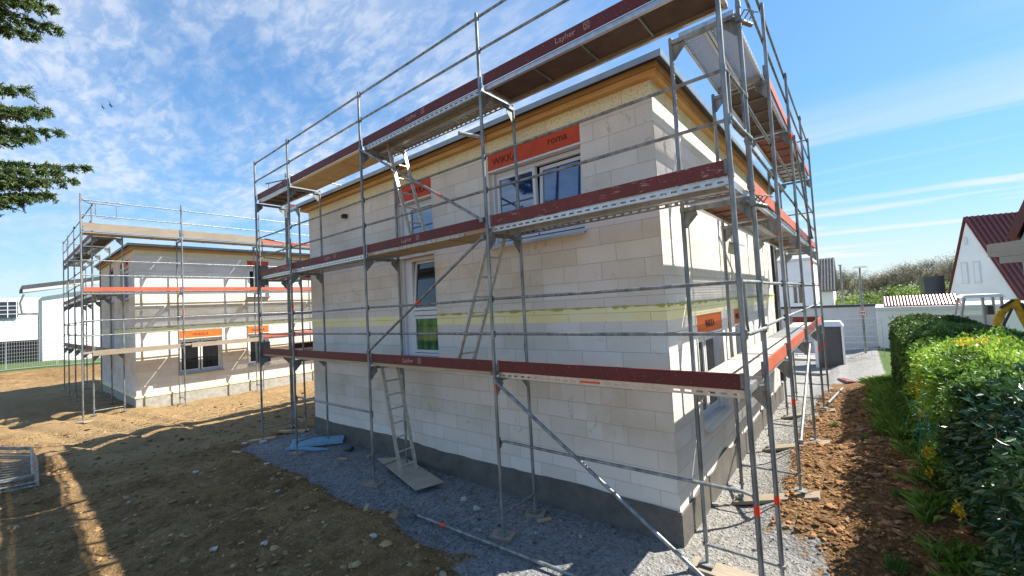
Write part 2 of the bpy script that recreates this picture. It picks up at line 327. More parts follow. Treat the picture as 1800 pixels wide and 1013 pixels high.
# ------------------------------------------------------------------ mesh builder
def world_origin(o):
    v = Vector((0, 0, 0))
    while o is not None: v += o.location; o = o.parent
    return v
class MB:
    def __init__(s): s.v = []; s.f = []; s.uv = []; s.sm = []
    def face(s, pts, uv=None, smooth=False):
        i = len(s.v); s.v += [tuple(p) for p in pts]; s.f.append(tuple(range(i, i+len(pts))))
        s.uv += uv if uv else [(p[0]+p[1], p[2]) for p in pts]; s.sm.append(smooth)
    def hexa(s, c):   # c[0..3] bottom ring, c[4..7] top ring
        c = [Vector(p) for p in c]
        ax = [c[1]-c[0], c[3]-c[0], c[4]-c[0]]; L = [a.length for a in ax]
        k = L.index(max(L)); o = c[0]; un = [a.normalized() if a.length > 1e-9 else a for a in ax]
        ctr = sum(c, Vector())/8
        off = (c[0].x*1.37+c[0].y*.73, c[0].z*2.1) if k != 2 else (0, 0)
        for q in ((0, 3, 2, 1), (4, 5, 6, 7), (0, 1, 5, 4), (1, 2, 6, 5), (2, 3, 7, 6), (3, 0, 4, 7)):
            P = [c[j] for j in q]; n = (P[1]-P[0]).cross(P[2]-P[0])
            if n.dot(sum(P, Vector())/4-ctr) < 0: P.reverse(); n = -n
            n.normalize()
            oth = [j for j in range(3) if j != k]
            w = oth[0] if abs(n.dot(un[oth[0]])) < abs(n.dot(un[oth[1]])) else oth[1]
            s.face(P, [((p-o).dot(un[k])+off[0], (p-o).dot(un[w])+off[1]) for p in P])
    def box(s, x0, x1, y0, y1, z0, z1):
        s.hexa([(x0, y0, z0), (x1, y0, z0), (x1, y1, z0), (x0, y1, z0), (x0, y0, z1), (x1, y0, z1), (x1, y1, z1), (x0, y1, z1)])
    def fbox(s, F, u0, u1, o0, o1, z0, z1):   # box in a wall frame F(u, out, z)
        s.hexa([F(u0, o0, z0), F(u1, o0, z0), F(u1, o1, z0), F(u0, o1, z0), F(u0, o0, z1), F(u1, o0, z1), F(u1, o1, z1), F(u0, o1, z1)])
    def beam(s, a, b, w, h, up=(0, 0, 1)):
        a, b = Vector(a), Vector(b); d = (b-a).normalized(); up = Vector(up)
        if abs(d.dot(up)) > .98: up = Vector((0, 1, 0))
        x = d.cross(up).normalized(); y = x.cross(d).normalized(); x *= w/2; y *= h/2
        s.hexa([a-x-y, b-x-y, b+x-y, a+x-y, a-x+y, b-x+y, b+x+y, a+x+y])
    def tube(s, pts, r, n=10, cap=True):
        pts = [Vector(p) for p in pts]; rs = r if isinstance(r, (list, tuple)) else [r]*len(pts)
        rings = []; prev = None; ln = 0
        for i, p in enumerate(pts):
            d = ((pts[i+1] if i < len(pts)-1 else p)-(pts[i-1] if i else p)).normalized()
            x = (prev - d*prev.dot(d)) if prev is not None else d.orthogonal()
            x.normalize(); prev = x; y = d.cross(x)
            if i: ln += (p-pts[i-1]).length
            rings.append(([p + (x*math.cos(2*math.pi*k/n)+y*math.sin(2*math.pi*k/n))*rs[i] for k in range(n)], ln))
        for (A, la), (B, lb) in zip(rings, rings[1:]):
            for k in range(n):
                j = (k+1) % n; s.face([A[k], A[j], B[j], B[k]], [(la, k/n*.15), (la, (k+1)/n*.15), (lb, (k+1)/n*.15), (lb, k/n*.15)], True)
        if cap: s.face(list(reversed(rings[0][0]))); s.face(rings[-1][0])
    def prism(s, poly, t):   # poly: 3D points of one face, t: thickness vector
        poly = [Vector(p) for p in poly]; t = Vector(t); q = [p+t for p in poly]
        s.face(list(reversed(poly))); s.face(q)
        for i in range(len(poly)): j = (i+1) % len(poly); s.face([poly[i], poly[j], q[j], q[i]])
    def build(s, name, material, parent=None, origin=None, label=None, cat=None, group=None, kind=None, weld=True):
        off = world_origin(parent) if parent else (Vector(origin) if origin is not None else Vector((0, 0, 0)))
        me = bpy.data.meshes.new(name)
        me.from_pydata([(x-off[0], y-off[1], z-off[2]) for x, y, z in s.v], [], s.f)
        uvl = me.uv_layers.new(name='UVMap'); uvl.data.foreach_set('uv', np.array(s.uv, dtype=np.float32).ravel())
        me.polygons.foreach_set('use_smooth', s.sm)
        if weld and any(s.sm):
            import bmesh
            bm = bmesh.new(); bm.from_mesh(me); bmesh.ops.remove_doubles(bm, verts=bm.verts, dist=1e-5); bm.to_mesh(me); bm.free()
            me.set_sharp_from_angle(angle=R(40))
        for mm in (material if isinstance(material, (list, tuple)) else [material]): me.materials.append(MATS[mm])
        me.update()
        o = bpy.data.objects.new(name, me); COL.objects.link(o)
        if parent: o.parent = parent
        else: o.location = off
        tag(o, label, cat, group, kind)
        return o
def tag(o, label=None, cat=None, group=None, kind=None):
    if label: o['label'] = label
    if cat: o['category'] = cat
    if group: o['group'] = group
    if kind: o['kind'] = kind
    return o
def thing(name, loc, label, cat, group=None):
    o = bpy.data.objects.new(name, None); o.location = loc; o.empty_display_size = .2; COL.objects.link(o)
    return tag(o, label, cat, group)
def copy_tree(o, parent=None):
    c = o.copy(); COL.objects.link(c); c.parent = parent
    for ch in list(o.children): copy_tree(ch, c)
    return c
def lettering(txt, size, P, U, V, nrm, material, parent, ext=.002, name='lettering'):
    cu = bpy.data.curves.new('t', 'FONT'); cu.body = txt; cu.size = size; cu.extrude = ext; cu.resolution_u = 2
    to = bpy.data.objects.new('t', cu); COL.objects.link(to); bpy.context.view_layer.update()
    me = bpy.data.meshes.new_from_object(to.evaluated_get(bpy.context.evaluated_depsgraph_get()))
    bpy.data.objects.remove(to)
    off = world_origin(parent); P = Vector(P)-off; U = Vector(U).normalized(); V = Vector(V).normalized(); n = Vector(nrm).normalized()
    m = Matrix((U, V, n)).transposed().to_4x4(); m.translation = P+n*(ext+.0015)
    me.transform(m); me.materials.clear(); me.materials.append(MATS[material]); me.name = name
    o = bpy.data.objects.new(name, me); COL.objects.link(o); o.parent = parent
    return o
def attr_mesh(name, V, F, C, material, origin=(0, 0, 0), parent=None, smooth=False, **k):
    """V (n,3), F (m,k) ints, C (n,3) vertex tone"""
    off = world_origin(parent) if parent else Vector(origin)
    me = bpy.data.meshes.new(name); V = np.asarray(V, dtype=np.float32)-np.array(off, dtype=np.float32)
    n, m_, kk = len(V), len(F), F.shape[1]
    me.vertices.add(n); me.vertices.foreach_set('co', V.ravel())
    me.loops.add(m_*kk); me.loops.foreach_set('vertex_index', F.astype(np.int32).ravel())
    me.polygons.add(m_); me.polygons.foreach_set('loop_start', np.arange(0, m_*kk, kk, dtype=np.int32))
    me.polygons.foreach_set('use_smooth', np.full(m_, smooth))
    a = me.color_attributes.new('zone' if name == 'ground' else 'tone', 'FLOAT_COLOR', 'POINT')
    a.data.foreach_set('color', np.concatenate([C, np.ones((n, 1))], 1).astype(np.float32).ravel())
    me.update(calc_edges=True); me.validate(); me.materials.append(MATS[material])
    o = bpy.data.objects.new(name, me); COL.objects.link(o)
    if parent: o.parent = parent
    else: o.location = off
    return tag(o, k.get('label'), k.get('cat'), k.get('group'), k.get('kind'))

# ------------------------------------------------------------------ ground
rs = np.random.RandomState(3)
TAB = rs.rand(256, 256)
def vnoise(x, y):
    xi = np.floor(x).astype(int); yi = np.floor(y).astype(int); fx = x-xi; fy = y-yi
    fx = fx*fx*(3-2*fx); fy = fy*fy*(3-2*fy)
    t = lambda a, b: TAB[a % 256, b % 256]
    return (t(xi, yi)*(1-fx)+t(xi+1, yi)*fx)*(1-fy)+(t(xi, yi+1)*(1-fx)+t(xi+1, yi+1)*fx)*fy
def fbm(x, y, s, o=4, g=.5):
    r = 0; a = 1; t = 0
    for i in range(o): r = r+a*(vnoise(x*s+17*i, y*s+31*i)-.5); t += a; a *= g; s *= 2.03
    return r/t
def sst(x, a, b): t = np.clip((x-a)/(b-a), 0, 1); return t*t*(3-2*t)
def gravel_mask(x, y):
    e = fbm(x, y, .8, 3)*.9
    front = sst(y+e*.8, -.75, -.45)*sst(x+e, -11.3, -10.7)*sst(x, 1.0, -.2)*sst(y, 2.5, 1.2)
    # wider light gravel by the near corner
    near = sst(x+e, -3.6, -2.4)*sst(y+e, -1.6, -1.0)*sst(x+e*.6, .25, -.1)*sst(y, 1.6, 1.0)
    side = sst(x+e*.6, -.02, -.42)*sst(x, -1.6, -1.2)*sst(y, .2, .6)
    back = sst(y+e*2, 12.5, 14.5)*sst(x, -14, -10)
    return np.clip(np.maximum.reduce([front, near, side, back]), 0, 1)
def height(x, y, fine=True):
    x = np.asarray(x, float); y = np.asarray(y, float)
    g = gravel_mask(x, y)
    h = np.zeros_like(x)
    h = h + sst(x, -.75, .1)*sst(y, 1.2, 2.2)*.30 + sst(x, .0, 2.2)*.20*sst(y, -1, 2)          # bank on the right
    h = h + sst(x, .1, 1.0)*(1-sst(x, 1.2, 2.0))*.12*sst(y, 2, 4)
    h = h - sst(y, 9, 19)*sst(x, -14, -8)*.55 - sst(y, 9, 12)*sst(x, -14, -6)*.18
    h = h + sst(-x, 27, 42)*.62 - sst(-x, 44, 52)*.12
    soil = (1-g)
    foot = sst(x, -19.9, -19.6)*1.0
    left = sst(-y, .35, .9)*(1-sst(x, -1.5, .5))*.10
    h = h + soil*left
    amp = soil*(.075+.05*sst(x, 0, 1))*sst(np.hypot(x+15, y-3), 0, 1)
    h = h + amp*fbm(x, y, 1.1, 4)*2 + soil*(.045*fbm(x, y, 3.1, 3)+.045*fbm(x, y, 6.5, 2))
    # wheel ruts crossing between the houses
    for c, wd in ((-2.6, .20), (-3.8, .18), (-.6, .20), (-1.6, .16)):
        ln = y-(c+.20*(x+14)); h = h - .09*np.exp(-(ln/wd)**2)*(1-sst(x, -13.5, -11.5))*sst(x, -26, -22)
    if fine: h = h + g*.018*fbm(x, y, 9, 2)
    # keep level under the houses
    def flat(x0, x1, y0, y1): return sst(x, x0-.5, x0)*(1-sst(x, x1, x1+.4))*sst(y, y0-.4, y0)*(1-sst(y, y1, y1+.4))
    return h
def build_ground():
    def axis(lo, flo, fhi, hi, st):
        a = list(np.arange(flo, fhi, st)); s = st; x = a[0]; L = []
        while x > lo: s *= 1.13; x -= s; L.append(x)
        s = st; x = a[-1]; H = []
        while x < hi: s *= 1.13; x += s; H.append(x)
        return np.array(L[::-1]+a+H)
    X = axis(-700, -21, 2.6, 700, .06); Y = axis(-300, -4.4, 12.5, 900, .06)
    gx, gy = np.meshgrid(X, Y); x = gx.ravel(); y = gy.ravel()
    h = height(x, y)
    h = h - sst(np.hypot(x, y), 45, 160)*3.0*sst(y, 30, 60)
    h = h + fbm(x, y, .01, 3)*6*sst(np.hypot(x, y), 150, 400)
    V = np.stack([x, y, h], 1)
    nx, ny = len(X), len(Y); i = np.arange(nx-1)[None, :]+np.arange(ny-1)[:, None]*nx; i = i.ravel()
    F = np.stack([i, i+1, i+nx+1, i+nx], 1)
    g = gravel_mask(x, y)
    grass = np.maximum(sst(-x, 38, 42), np.maximum(sst(y, 34, 38), sst(np.abs(x-2), 60, 80)))
    grass = np.maximum(grass, sst(x, 1.15, 1.6)*sst(y, 4, 6)*.9)
    dry = np.clip(sst(-x, 10.5, 12.5)*(1-sst(-x, 30, 36))*sst(y+3.3-.18*(x+14), -.6, .4), 0, 1)*.8+sst(x, 0, .6)*.1*(y > 0)
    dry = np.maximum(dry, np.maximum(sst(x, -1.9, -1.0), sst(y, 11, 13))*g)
    C = np.stack([g, grass, dry], 1)
    attr_mesh('ground', V, F, C, 'site_ground', smooth=True, kind='structure')
build_ground()

def ico():
    t = (1+5**.5)/2
    v = np.array([(-1, t, 0), (1, t, 0), (-1, -t, 0), (1, -t, 0), (0, -1, t), (0, 1, t), (0, -1, -t), (0, 1, -t), (t, 0, -1), (t, 0, 1), (-t, 0, -1), (-t, 0, 1)])
    v /= np.linalg.norm(v[0])
    f = np.array([(0, 11, 5), (0, 5, 1), (0, 1, 7), (0, 7, 10), (0, 10, 11), (1, 5, 9), (5, 11, 4), (11, 10, 2), (10, 7, 6), (7, 1, 8), (3, 9, 4), (3, 4, 2), (3, 2, 6), (3, 6, 8), (3, 8, 9), (4, 9, 5), (2, 4, 11), (6, 2, 10), (8, 6, 7), (9, 8, 1)])
    return v, f
def scatter_stones(name, pts, sizes, cols, flatness, seed, **k):
    r = np.random.RandomState(seed); v, f = ico(); n = len(pts)
    V = np.repeat(v[None], n, 0)*(1+r.uniform(-.28, .28, (n, 12, 1)))
    V *= np.stack([r.uniform(.7, 1.4, n), r.uniform(.6, 1.1, n), r.uniform(*flatness, n)], 1)[:, None, :]
    a = r.uniform(0, 6.28, n); ca, sa = np.cos(a), np.sin(a); x = V[:, :, 0].copy(); y = V[:, :, 1].copy()
    V[:, :, 0] = x*ca[:, None]-y*sa[:, None]; V[:, :, 1] = x*sa[:, None]+y*ca[:, None]
    tl = r.uniform(-.4, .4, n)[:, None]; V[:, :, 2] += V[:, :, 0]*tl
    V = V*sizes[:, None, None]+pts[:, None, :]
    F = (f[None]+np.arange(n)[:, None, None]*12).reshape(-1, 3)
    return attr_mesh(name, V.reshape(-1, 3), F, np.repeat(cols, 12, 0), 'stone', kind='stuff')
def build_rubble():
    r = np.random.RandomState(11)
    # clods on the excavated soil, denser near the camera
    n = 34000; x = r.uniform(-18, 1.9, n); y = r.uniform(-4.3, 12, n)
    d = np.hypot(x-.8, y+4.3)
    right = (x > -.35)
    keep = (gravel_mask(x, y) < .45) & (((y < .2) | right) | (x < -11.2)) & (r.rand(n) < np.where(right, 1.0, np.clip(6.5/d, .2, 1)))
    x, y, d = x[keep], y[keep], d[keep]
    x2 = r.uniform(-.45, 1.7, 14000); y2 = r.uniform(-.8, 12, 14000)**1; k = gravel_mask(x2, y2) < .5; x = np.r_[x, x2[k]]; y = np.r_[y, y2[k]]
    s = np.clip(r.lognormal(-4.15, .6, len(x)), .007, .085)
    right = x > -.35; s = np.where(right, s*.95, s)
    P = np.stack([x, y, height(x, y)+s*.15], 1)
    t = r.rand(len(x), 1)**1.6; C = np.array([.15, .09, .038])*(1-t)+np.array([.46, .31, .155])*t
    C = np.where((r.rand(len(x)) < .04)[:, None], np.array([[.36, .29, .20]]), C)
    C = np.where(right[:, None], C*np.array([.72, .62, .55]), C)
    ro = (r.rand(len(x)) < .30) & right; C = np.where(ro[:, None], np.array([[.36, .19, .085]])*(.5+.6*r.rand(len(x), 1)), C)
    scatter_stones('soil_clods', P, s, C, (.22, .62), 5)
    n = 26000; x = r.uniform(-11.3, .7, n); y = r.uniform(-1.6, 11, n)
    keep = (gravel_mask(x, y) > .5) & ~((x < -1.12) & (y > 1.02)); x, y = x[keep], y[keep]
    s = np.clip(r.lognormal(-4.75, .4, len(x)), .005, .03)
    P = np.stack([x, y, height(x, y)+s*.1], 1); t = r.rand(len(x), 1)**1.3
    C = np.array([.06, .065, .075])*(1-t)+np.array([.30, .30, .30])*t; C = np.where((r.rand(len(x)) < .03)[:, None], .5, C)
    scatter_stones('gravel', P, s, C, (.5, .9), 6)
build_rubble()
def gz(x, y): return float(height(np.array([x]), np.array([y]))[0])

# road, kerb, pavement beyond the site (right background)
def build_street():
    z = -.62
    mb = MB(); mb.box(-40, 60, 22.4, 24.1, z-.1, z+.13); mb.build('pavement', 'kerb_stone', kind='structure')
    mb = MB(); mb.box(-40, 60, 18.6, 22.39, z-.1, z+.012); mb.build('road', 'asphalt', kind='structure')
build_street()

# ------------------------------------------------------------------ houses
def make_house(ox, oy, Wd, Dp, label, full=True):
    root = thing('unfinished_house', (ox, oy, 0), label, 'house')
    FF = lambda u, o, z: Vector((ox+u, oy-o, z))       # front: u<0 leftwards, out = -y
    SF = lambda u, o, z: Vector((ox+o, oy+u, z))       # side: u = +y, out = +x
    z0, z1 = .0, 5.73
    def wall(F, u0, u1, ops, flip):
        us = sorted({u0, u1, *[q for o in ops for q in o[:2]]}); zs = sorted({z0, z1, *[q for o in ops for q in o[2:4]]})
        mb = MB()
        def q(p, uv):
            if flip: p = p[::-1]; uv = uv[::-1]
            mb.face(p, uv)
        for a, b in zip(us, us[1:]):
            for c, d in zip(zs, zs[1:]):
                if any(o[0] <= a and b <= o[1] and o[2] <= c and d <= o[3] for o in ops): continue
                q([F(a, 0, c), F(b, 0, c), F(b, 0, d), F(a, 0, d)], [(a+30, c+.11), (b+30, c+.11), (b+30, d+.11), (a+30, d+.11)])
        for o in ops:
            a, b, c, d = o[:4]; t = -.30
            for P in ([F(a, 0, c), F(a, 0, d), F(a, t, d), F(a, t, c)], [F(b, 0, d), F(b, 0, c), F(b, t, c), F(b, t, d)],
                      [F(b, 0, c), F(a, 0, c), F(a, t, c), F(b, t, c)], [F(a, 0, d), F(b, 0, d), F(b, t, d), F(a, t, d)]):
                q(P, [(p.x+p.y+30, p.z+.11) for p in P])
        return mb.build('wall', 'aerated_block', root)
    fo = [(-2.90, -1.08, 4.10, 5.70), (-5.56, -4.41, 4.36, 5.70), (-5.56, -4.41, 2.16, 4.19)]
    so = [(1.25, 2.74, 1.12, 2.79), (3.70, 4.55, 1.12, 2.79), (3.75, 4.62, 4.1, 5.70)]
    wall(FF, -Wd, 0, fo, False); wall(SF, 0, Dp, so, False)
    mb = MB()   # rear and far walls, one leaf each
    mb.hexa([(ox-Wd, oy+.001, z0), (ox-Wd+.3, oy+.3, z0), (ox-Wd+.3, oy+Dp-.3, z0), (ox-Wd, oy+Dp, z0), (ox-Wd, oy+.001, z1), (ox-Wd+.3, oy+.3, z1), (ox-Wd+.3, oy+Dp-.3, z1), (ox-Wd, oy+Dp, z1)])
    mb.hexa([(ox-Wd, oy+Dp, z0), (ox-Wd+.3, oy+Dp-.3, z0), (ox-.3, oy+Dp-.3, z0), (ox, oy+Dp, z0), (ox-Wd, oy+Dp, z1), (ox-Wd+.3, oy+Dp-.3, z1), (ox-.3, oy+Dp-.3, z1), (ox, oy+Dp, z1)])
    mb.build('wall', 'aerated_block', root)
    # interior floor slab (keeps rooms dark and stops sun leaking)
    mb = MB(); mb.box(ox-Wd+.31, ox-.31, oy+.31, oy+Dp-.31, 2.55, 2.95); mb.build('floor_slab', 'concrete', root)
    # insulation bands, 3 mm proud
    def band(z0, z1, m, name, proud=.004, top_open=None):
        mb = MB(); p = proud
        segs_f = [(-Wd-p, p)]; segs_s = [(0, Dp)]
        if name == 'slab_edge_band': segs_f = [(-Wd-p, -5.565), (-4.405, p)]
        for a, b in segs_f: mb.fbox(FF, a, b, 0.0005, p, z0, z1)
        for a, b in segs_s: mb.fbox(SF, a+.0005, b, 0.0005, p, z0, z1)
        mb.fbox(FF, -Wd-p, -Wd-.0005, -Dp, p-.0005, z0, z1)
        return mb.build(name, m, root)
    band(2.80, 3.005, 'foam_yellow', 'slab_edge_band'); 
    mb = MB()
    mb.fbox(FF, -Wd, .0, -.3, .001, 5.731, 5.93); mb.fbox(SF, .3005, Dp, -.3, .001, 5.731, 5.93); mb.fbox(FF, -Wd, -Wd+.3, -Dp, -.3005, 5.731, 5.93)
    mb.build('parapet_insulation', 'insulation_board', root)
    # squeezed-out sealing foam above the slab band
    r = random.Random(5)
    for F, a, b in ((FF, -4.40, -.004), (SF, .02, Dp-.2)):
        mb = MB(); u = a; h0 = .01; o0 = .014
        while u < b-.01:
            w = min(r.uniform(.03, .12), b-u); h1 = r.choice((.003, .006, .012, .02, .032)); o1 = .008+h1*.5
            mb.hexa([F(u, .0045, 3.0-h0), F(u+w, .0045, 3.0-h1), F(u+w, o1, 3.0-h1), F(u, o0, 3.0-h0), F(u, .0045, 3.004+h0*.4), F(u+w, .0045, 3.004+h1*.4), F(u+w, o1, 3.002+h1*.4), F(u, o0, 3.002+h0*.4)])
            u += w; h0, o0 = h1, o1
        mb.build('sealing_foam', 'foam_seal', root)
    # roof: timber cornice in two steps, dark membrane, metal edge, roof sheet
    def ring(mb, p, zl, zh, inner=-.05):
        mb.fbox(FF, -Wd-p, p, inner, p, zl, zh)
        mb.fbox(SF, -inner, Dp+p, inner, p, zl, zh)
        mb.fbox(FF, -Wd-p, -Wd-inner, -Dp-p, inner, zl, zh)
        mb.fbox(FF, -Wd-inner, -inner, -Dp-p, -Dp-inner, zl, zh)
    rf = MB(); rf.box(ox-Wd-.15, ox+.15, oy-.15, oy+Dp+.15, 6.105, 6.13); rf = rf.build('roof', 'roof_felt', root)
    mb = MB(); ring(mb, .10, 5.931, 6.01); mb.build('cornice_board', 'timber_yellow', rf)
    mb = MB(); ring(mb, .135, 6.011, 6.075); mb.build('cornice_board', 'timber_osb', rf)
    mb = MB(); ring(mb, .19, 6.076, 6.104); mb.build('roof_membrane', 'black_rubber', rf)
    mb = MB(); ring(mb, .215, 6.085, 6.088, .192); 
    for F, a, b in ((FF, -Wd-.22, .22), (SF, -.215, Dp+.22)): mb.fbox(F, a, b, .2155, .22, 6.065, 6.15)
    mb.fbox(FF, -Wd-.22, -Wd-.2155, -Dp-.2, .215, 6.065, 6.15); mb.fbox(FF, -Wd-.215, .215, -Dp-.22, -Dp-.2155, 6.065, 6.15)
    mb.build('metal_edge', 'metal_edge', rf)
    # plinth with a wavy torn membrane on top
    mb = MB(); r = random.Random(9)
    def mem(F, a, b, base, amp, seed, rise=None):
        n = max(2, int((b-a)/.09)); prev = None
        for i in range(n+1):
            u = a+(b-a)*i/n; t = base+amp*(vnoise(np.array(u*1.3+seed), np.array(seed*1.))-.5)*2+amp*.5*(vnoise(np.array(u*6.+seed), np.array(3.))-.5)
            if rise: t += rise(u)
            o = .022+.012*float(vnoise(np.array(u*2.+seed), np.array(8.)))
            cur = (u, float(t), o)
            if prev:
                P = [F(prev[0], prev[2], -.3), F(u, o, -.3), F(u, o, cur[1]), F(prev[0], prev[2], prev[1])]
                mb.face(P, [(prev[0], -.3), (u, -.3), (u, cur[1]), (prev[0], prev[1])], True)
                P2 = [F(prev[0], prev[2], prev[1]), F(u, o, cur[1]), F(u, .0005, cur[1]-.004), F(prev[0], .0005, prev[1]-.004)]
                mb.face(P2, [(prev[0], 0), (u, 0), (u, .03), (prev[0], .03)])
            prev = cur
    mem(FF, -Wd-.02, .024, .42, .035, 3.1); mem(SF, -.024, Dp, .40, .05, 7.7, lambda u: .16*math.exp(-((u-2.2)/.5)**2)+.12*math.exp(-((u-3.3)/.25)**2))
    mb.fbox(FF, -Wd-.03, -Wd-.001, -Dp, .02, -.3, .4)
    mb.build('plinth', 'plinth_membrane' if full else 'concrete', root)
    if not full:
        mb = MB(); mb.fbox(FF, -Wd, .045, .001, .045, .43, .50); mb.fbox(SF, -.0005, Dp, .001, .045, .43, .50); mb.build('base_insulation_strip', 'foam_yellow', root)
    # windows
    def window(F, u0, u1, z0, z1, sashes, glass='glass', sill=True, box=None, tops=None, transom=None, guide=False, txt=()):
        rec = -.13
        if box:
            b0, b1, bz0, bz1 = box
            mb = MB(); mb.fbox(F, b0+.003, b1-.003, -.12, -.012, bz0, bz1-.004); bo = mb.build('shutter_box', 'orange_red_box' if z0 > 4 else 'orange_box', root)
            U = F(1, 0, 0)-F(0, 0, 0)
            for (t, uu, zz, s) in txt: lettering(t, s, F(uu, -.012, zz), U, (0, 0, 1), F(0, 1, 0)-F(0, 0, 0), 'print_dark', bo)
            mb = MB(); mb.fbox(F, b0+.003, b1-.003, -.12, .004, bz0-.03, bz0-.001); mb.build('shutter_rail', 'white_pvc', root)
        top = z1
        fr = MB(); w = .065
        for a, b, c, d in ((u0+.002, u0+w, z0+.01, top), (u1-w, u1-.002, z0+.01, top), (u0+w, u1-w, z0+.01, z0+w), (u0+w, u1-w, top-w, top)): fr.fbox(F, a, b, rec-.07, rec, c, d)
        if guide:
            for a, b in ((u0+.002, u0+.055), (u1-.055, u1-.002)): fr.fbox(F, a, b, rec+.001, rec+.05, z0+.01, top)
        if transom: fr.fbox(F, u0+w, u1-w, rec-.068, rec-.002, transom-.045, transom+.045)
        wo = fr.build('window', 'white_pvc', root)
        for (a, b, c, d, tilt, gl) in sashes:
            pv = math.tan(R(tilt))
            G = (lambda F, c, pv: lambda u, o, z: F(u, o-(z-c)*pv, z))(F, c, pv)
            s = MB(); sw = .055; o0, o1 = rec-.055, rec+.012
            for A, B, C_, D in ((a, a+sw, c, d), (b-sw, b, c, d), (a+sw, b-sw, c, c+sw), (a+sw, b-sw, d-sw, d)): s.fbox(G, A, B, o0, o1, C_, D)
            so_ = s.build('sash', 'white_pvc', wo)
            p = MB(); p.fbox(G, a+sw-.001, b-sw+.001, rec-.03, rec-.012, c+sw-.001, d-sw+.001); p.build('pane', gl, wo)
        # dark room seen past open sashes
        if sill:
            s = MB(); F0 = F
            s.hexa([F(u0-.03, rec, z0+.012), F(u1+.03, rec, z0+.012), F(u1+.03, .10, z0-.035), F(u0-.03, .10, z0-.035), F(u0-.03, rec, z0+.022), F(u1+.03, rec, z0+.022), F(u1+.03, .105, z0-.022), F(u0-.03, .105, z0-.022)])
            s.fbox(F, u0-.03, u1+.03, .1055, .113, z0-.06, z0-.02)
            s.build('sill', 'sill_alu', wo)
        return wo
    B = ((-2.90, -1.08, 5.42, 5.70))
    window(FF, -2.90, -1.08, 4.12, 5.385, [(-2.82, -2.0, 4.20, 5.31, 0, 'glass'), (-1.96, -1.15, 4.20, 5.30, 4.5, 'glass')], box=B, guide=True,
           txt=[('WiKKA', -2.80, 5.50, .17), ('roma', -1.66, 5.535, .17)])
    window(FF, -5.56, -4.41, 4.37, 5.325, [(-5.28, -4.48, 4.44, 5.25, 0, 'glass')], box=(-5.45, -4.41, 5.36, 5.70), txt=[('WiKKA', -5.12, 5.46, .17)], guide=True, sill=False)
    mb = MB(); mb.fbox(FF, -5.49, -5.285, -.19, -.125, 2.2, 4.15); mb.build('side_panel', 'white_pvc', root); mb = MB(); mb.fbox(FF, -5.49, -5.285, -.19, -.125, 4.39, 5.3); mb.build('side_panel', 'white_pvc', root)
    window(FF, -5.56, -4.41, 2.16, 4.185, [(-5.28, -4.48, 3.10, 4.12, 5.5, 'glass_dark'), (-5.28, -4.48, 2.24, 2.98, 0, 'glass_green')], transom=3.04, guide=True)
    window(SF, 1.25, 2.74, 1.12, 2.465, [(1.32, 1.98, 1.2, 2.4, 0, 'glass_dark'), (2.02, 2.67, 1.2, 2.4, 0, 'glass_dark')], box=(1.25, 2.74, 2.50, 2.79), guide=True, txt=[('WiKKA', 1.72, 2.58, .17)])
    window(SF, 3.70, 4.55, 1.12, 2.465, [(3.77, 4.48, 1.2, 2.4, 0, 'glass_dark')], box=(3.70, 4.55, 2.50, 2.79), guide=True, txt=[('WiKKA', 3.85, 2.58, .17)])
    window(SF, 3.75, 4.62, 4.12, 5.385, [(3.82, 4.55, 4.2, 5.31, 0, 'glass_dark')], box=(3.75, 4.62, 5.42, 5.70), guide=True)
    return root, FF, SF
H1, FF1, SF1 = make_house(-1.06, 1.08, 9.5, 9.2, 'near unfinished flat-roofed house of pale aerated blocks with windows coloured with reflected blue sky behind scaffolding')
H2, FF2, SF2 = make_house(-19.85, -1.05, 8.05, 9.2, 'distant unfinished flat-roofed block house on the left with sunlit long wall', False)
def house_bits():
    mb = MB(); mb.fbox(FF1, -7.63, -7.50, .001, .10, 5.42, 5.51); mb.fbox(FF1, -7.60, -7.53, .10, .12, 5.44, 5.49); mb.build('junction_box', 'black_rubber', H1)
    mb = MB(); mb.tube([FF1(-2.83, .13, 5.97), FF1(-3.05, .52, 6.0)], .032, 12); mb.build('overflow_pipe', 'aluminium', H1)
    mb = MB(); mb.tube([FF1(-2.27, 0, 2.30), FF1(-2.27, .05, 2.36), FF1(-2.25, .08, 2.45), FF1(-2.22, .10, 2.53)], .009, 6); mb.build('cable', 'black_rubber', H1)
    mb = MB(); mb.fbox(SF1, 9.0, 9.12, .003, .12, .5, 5.7); mb.build('downpipe', 'black_rubber', H1)
house_bits()

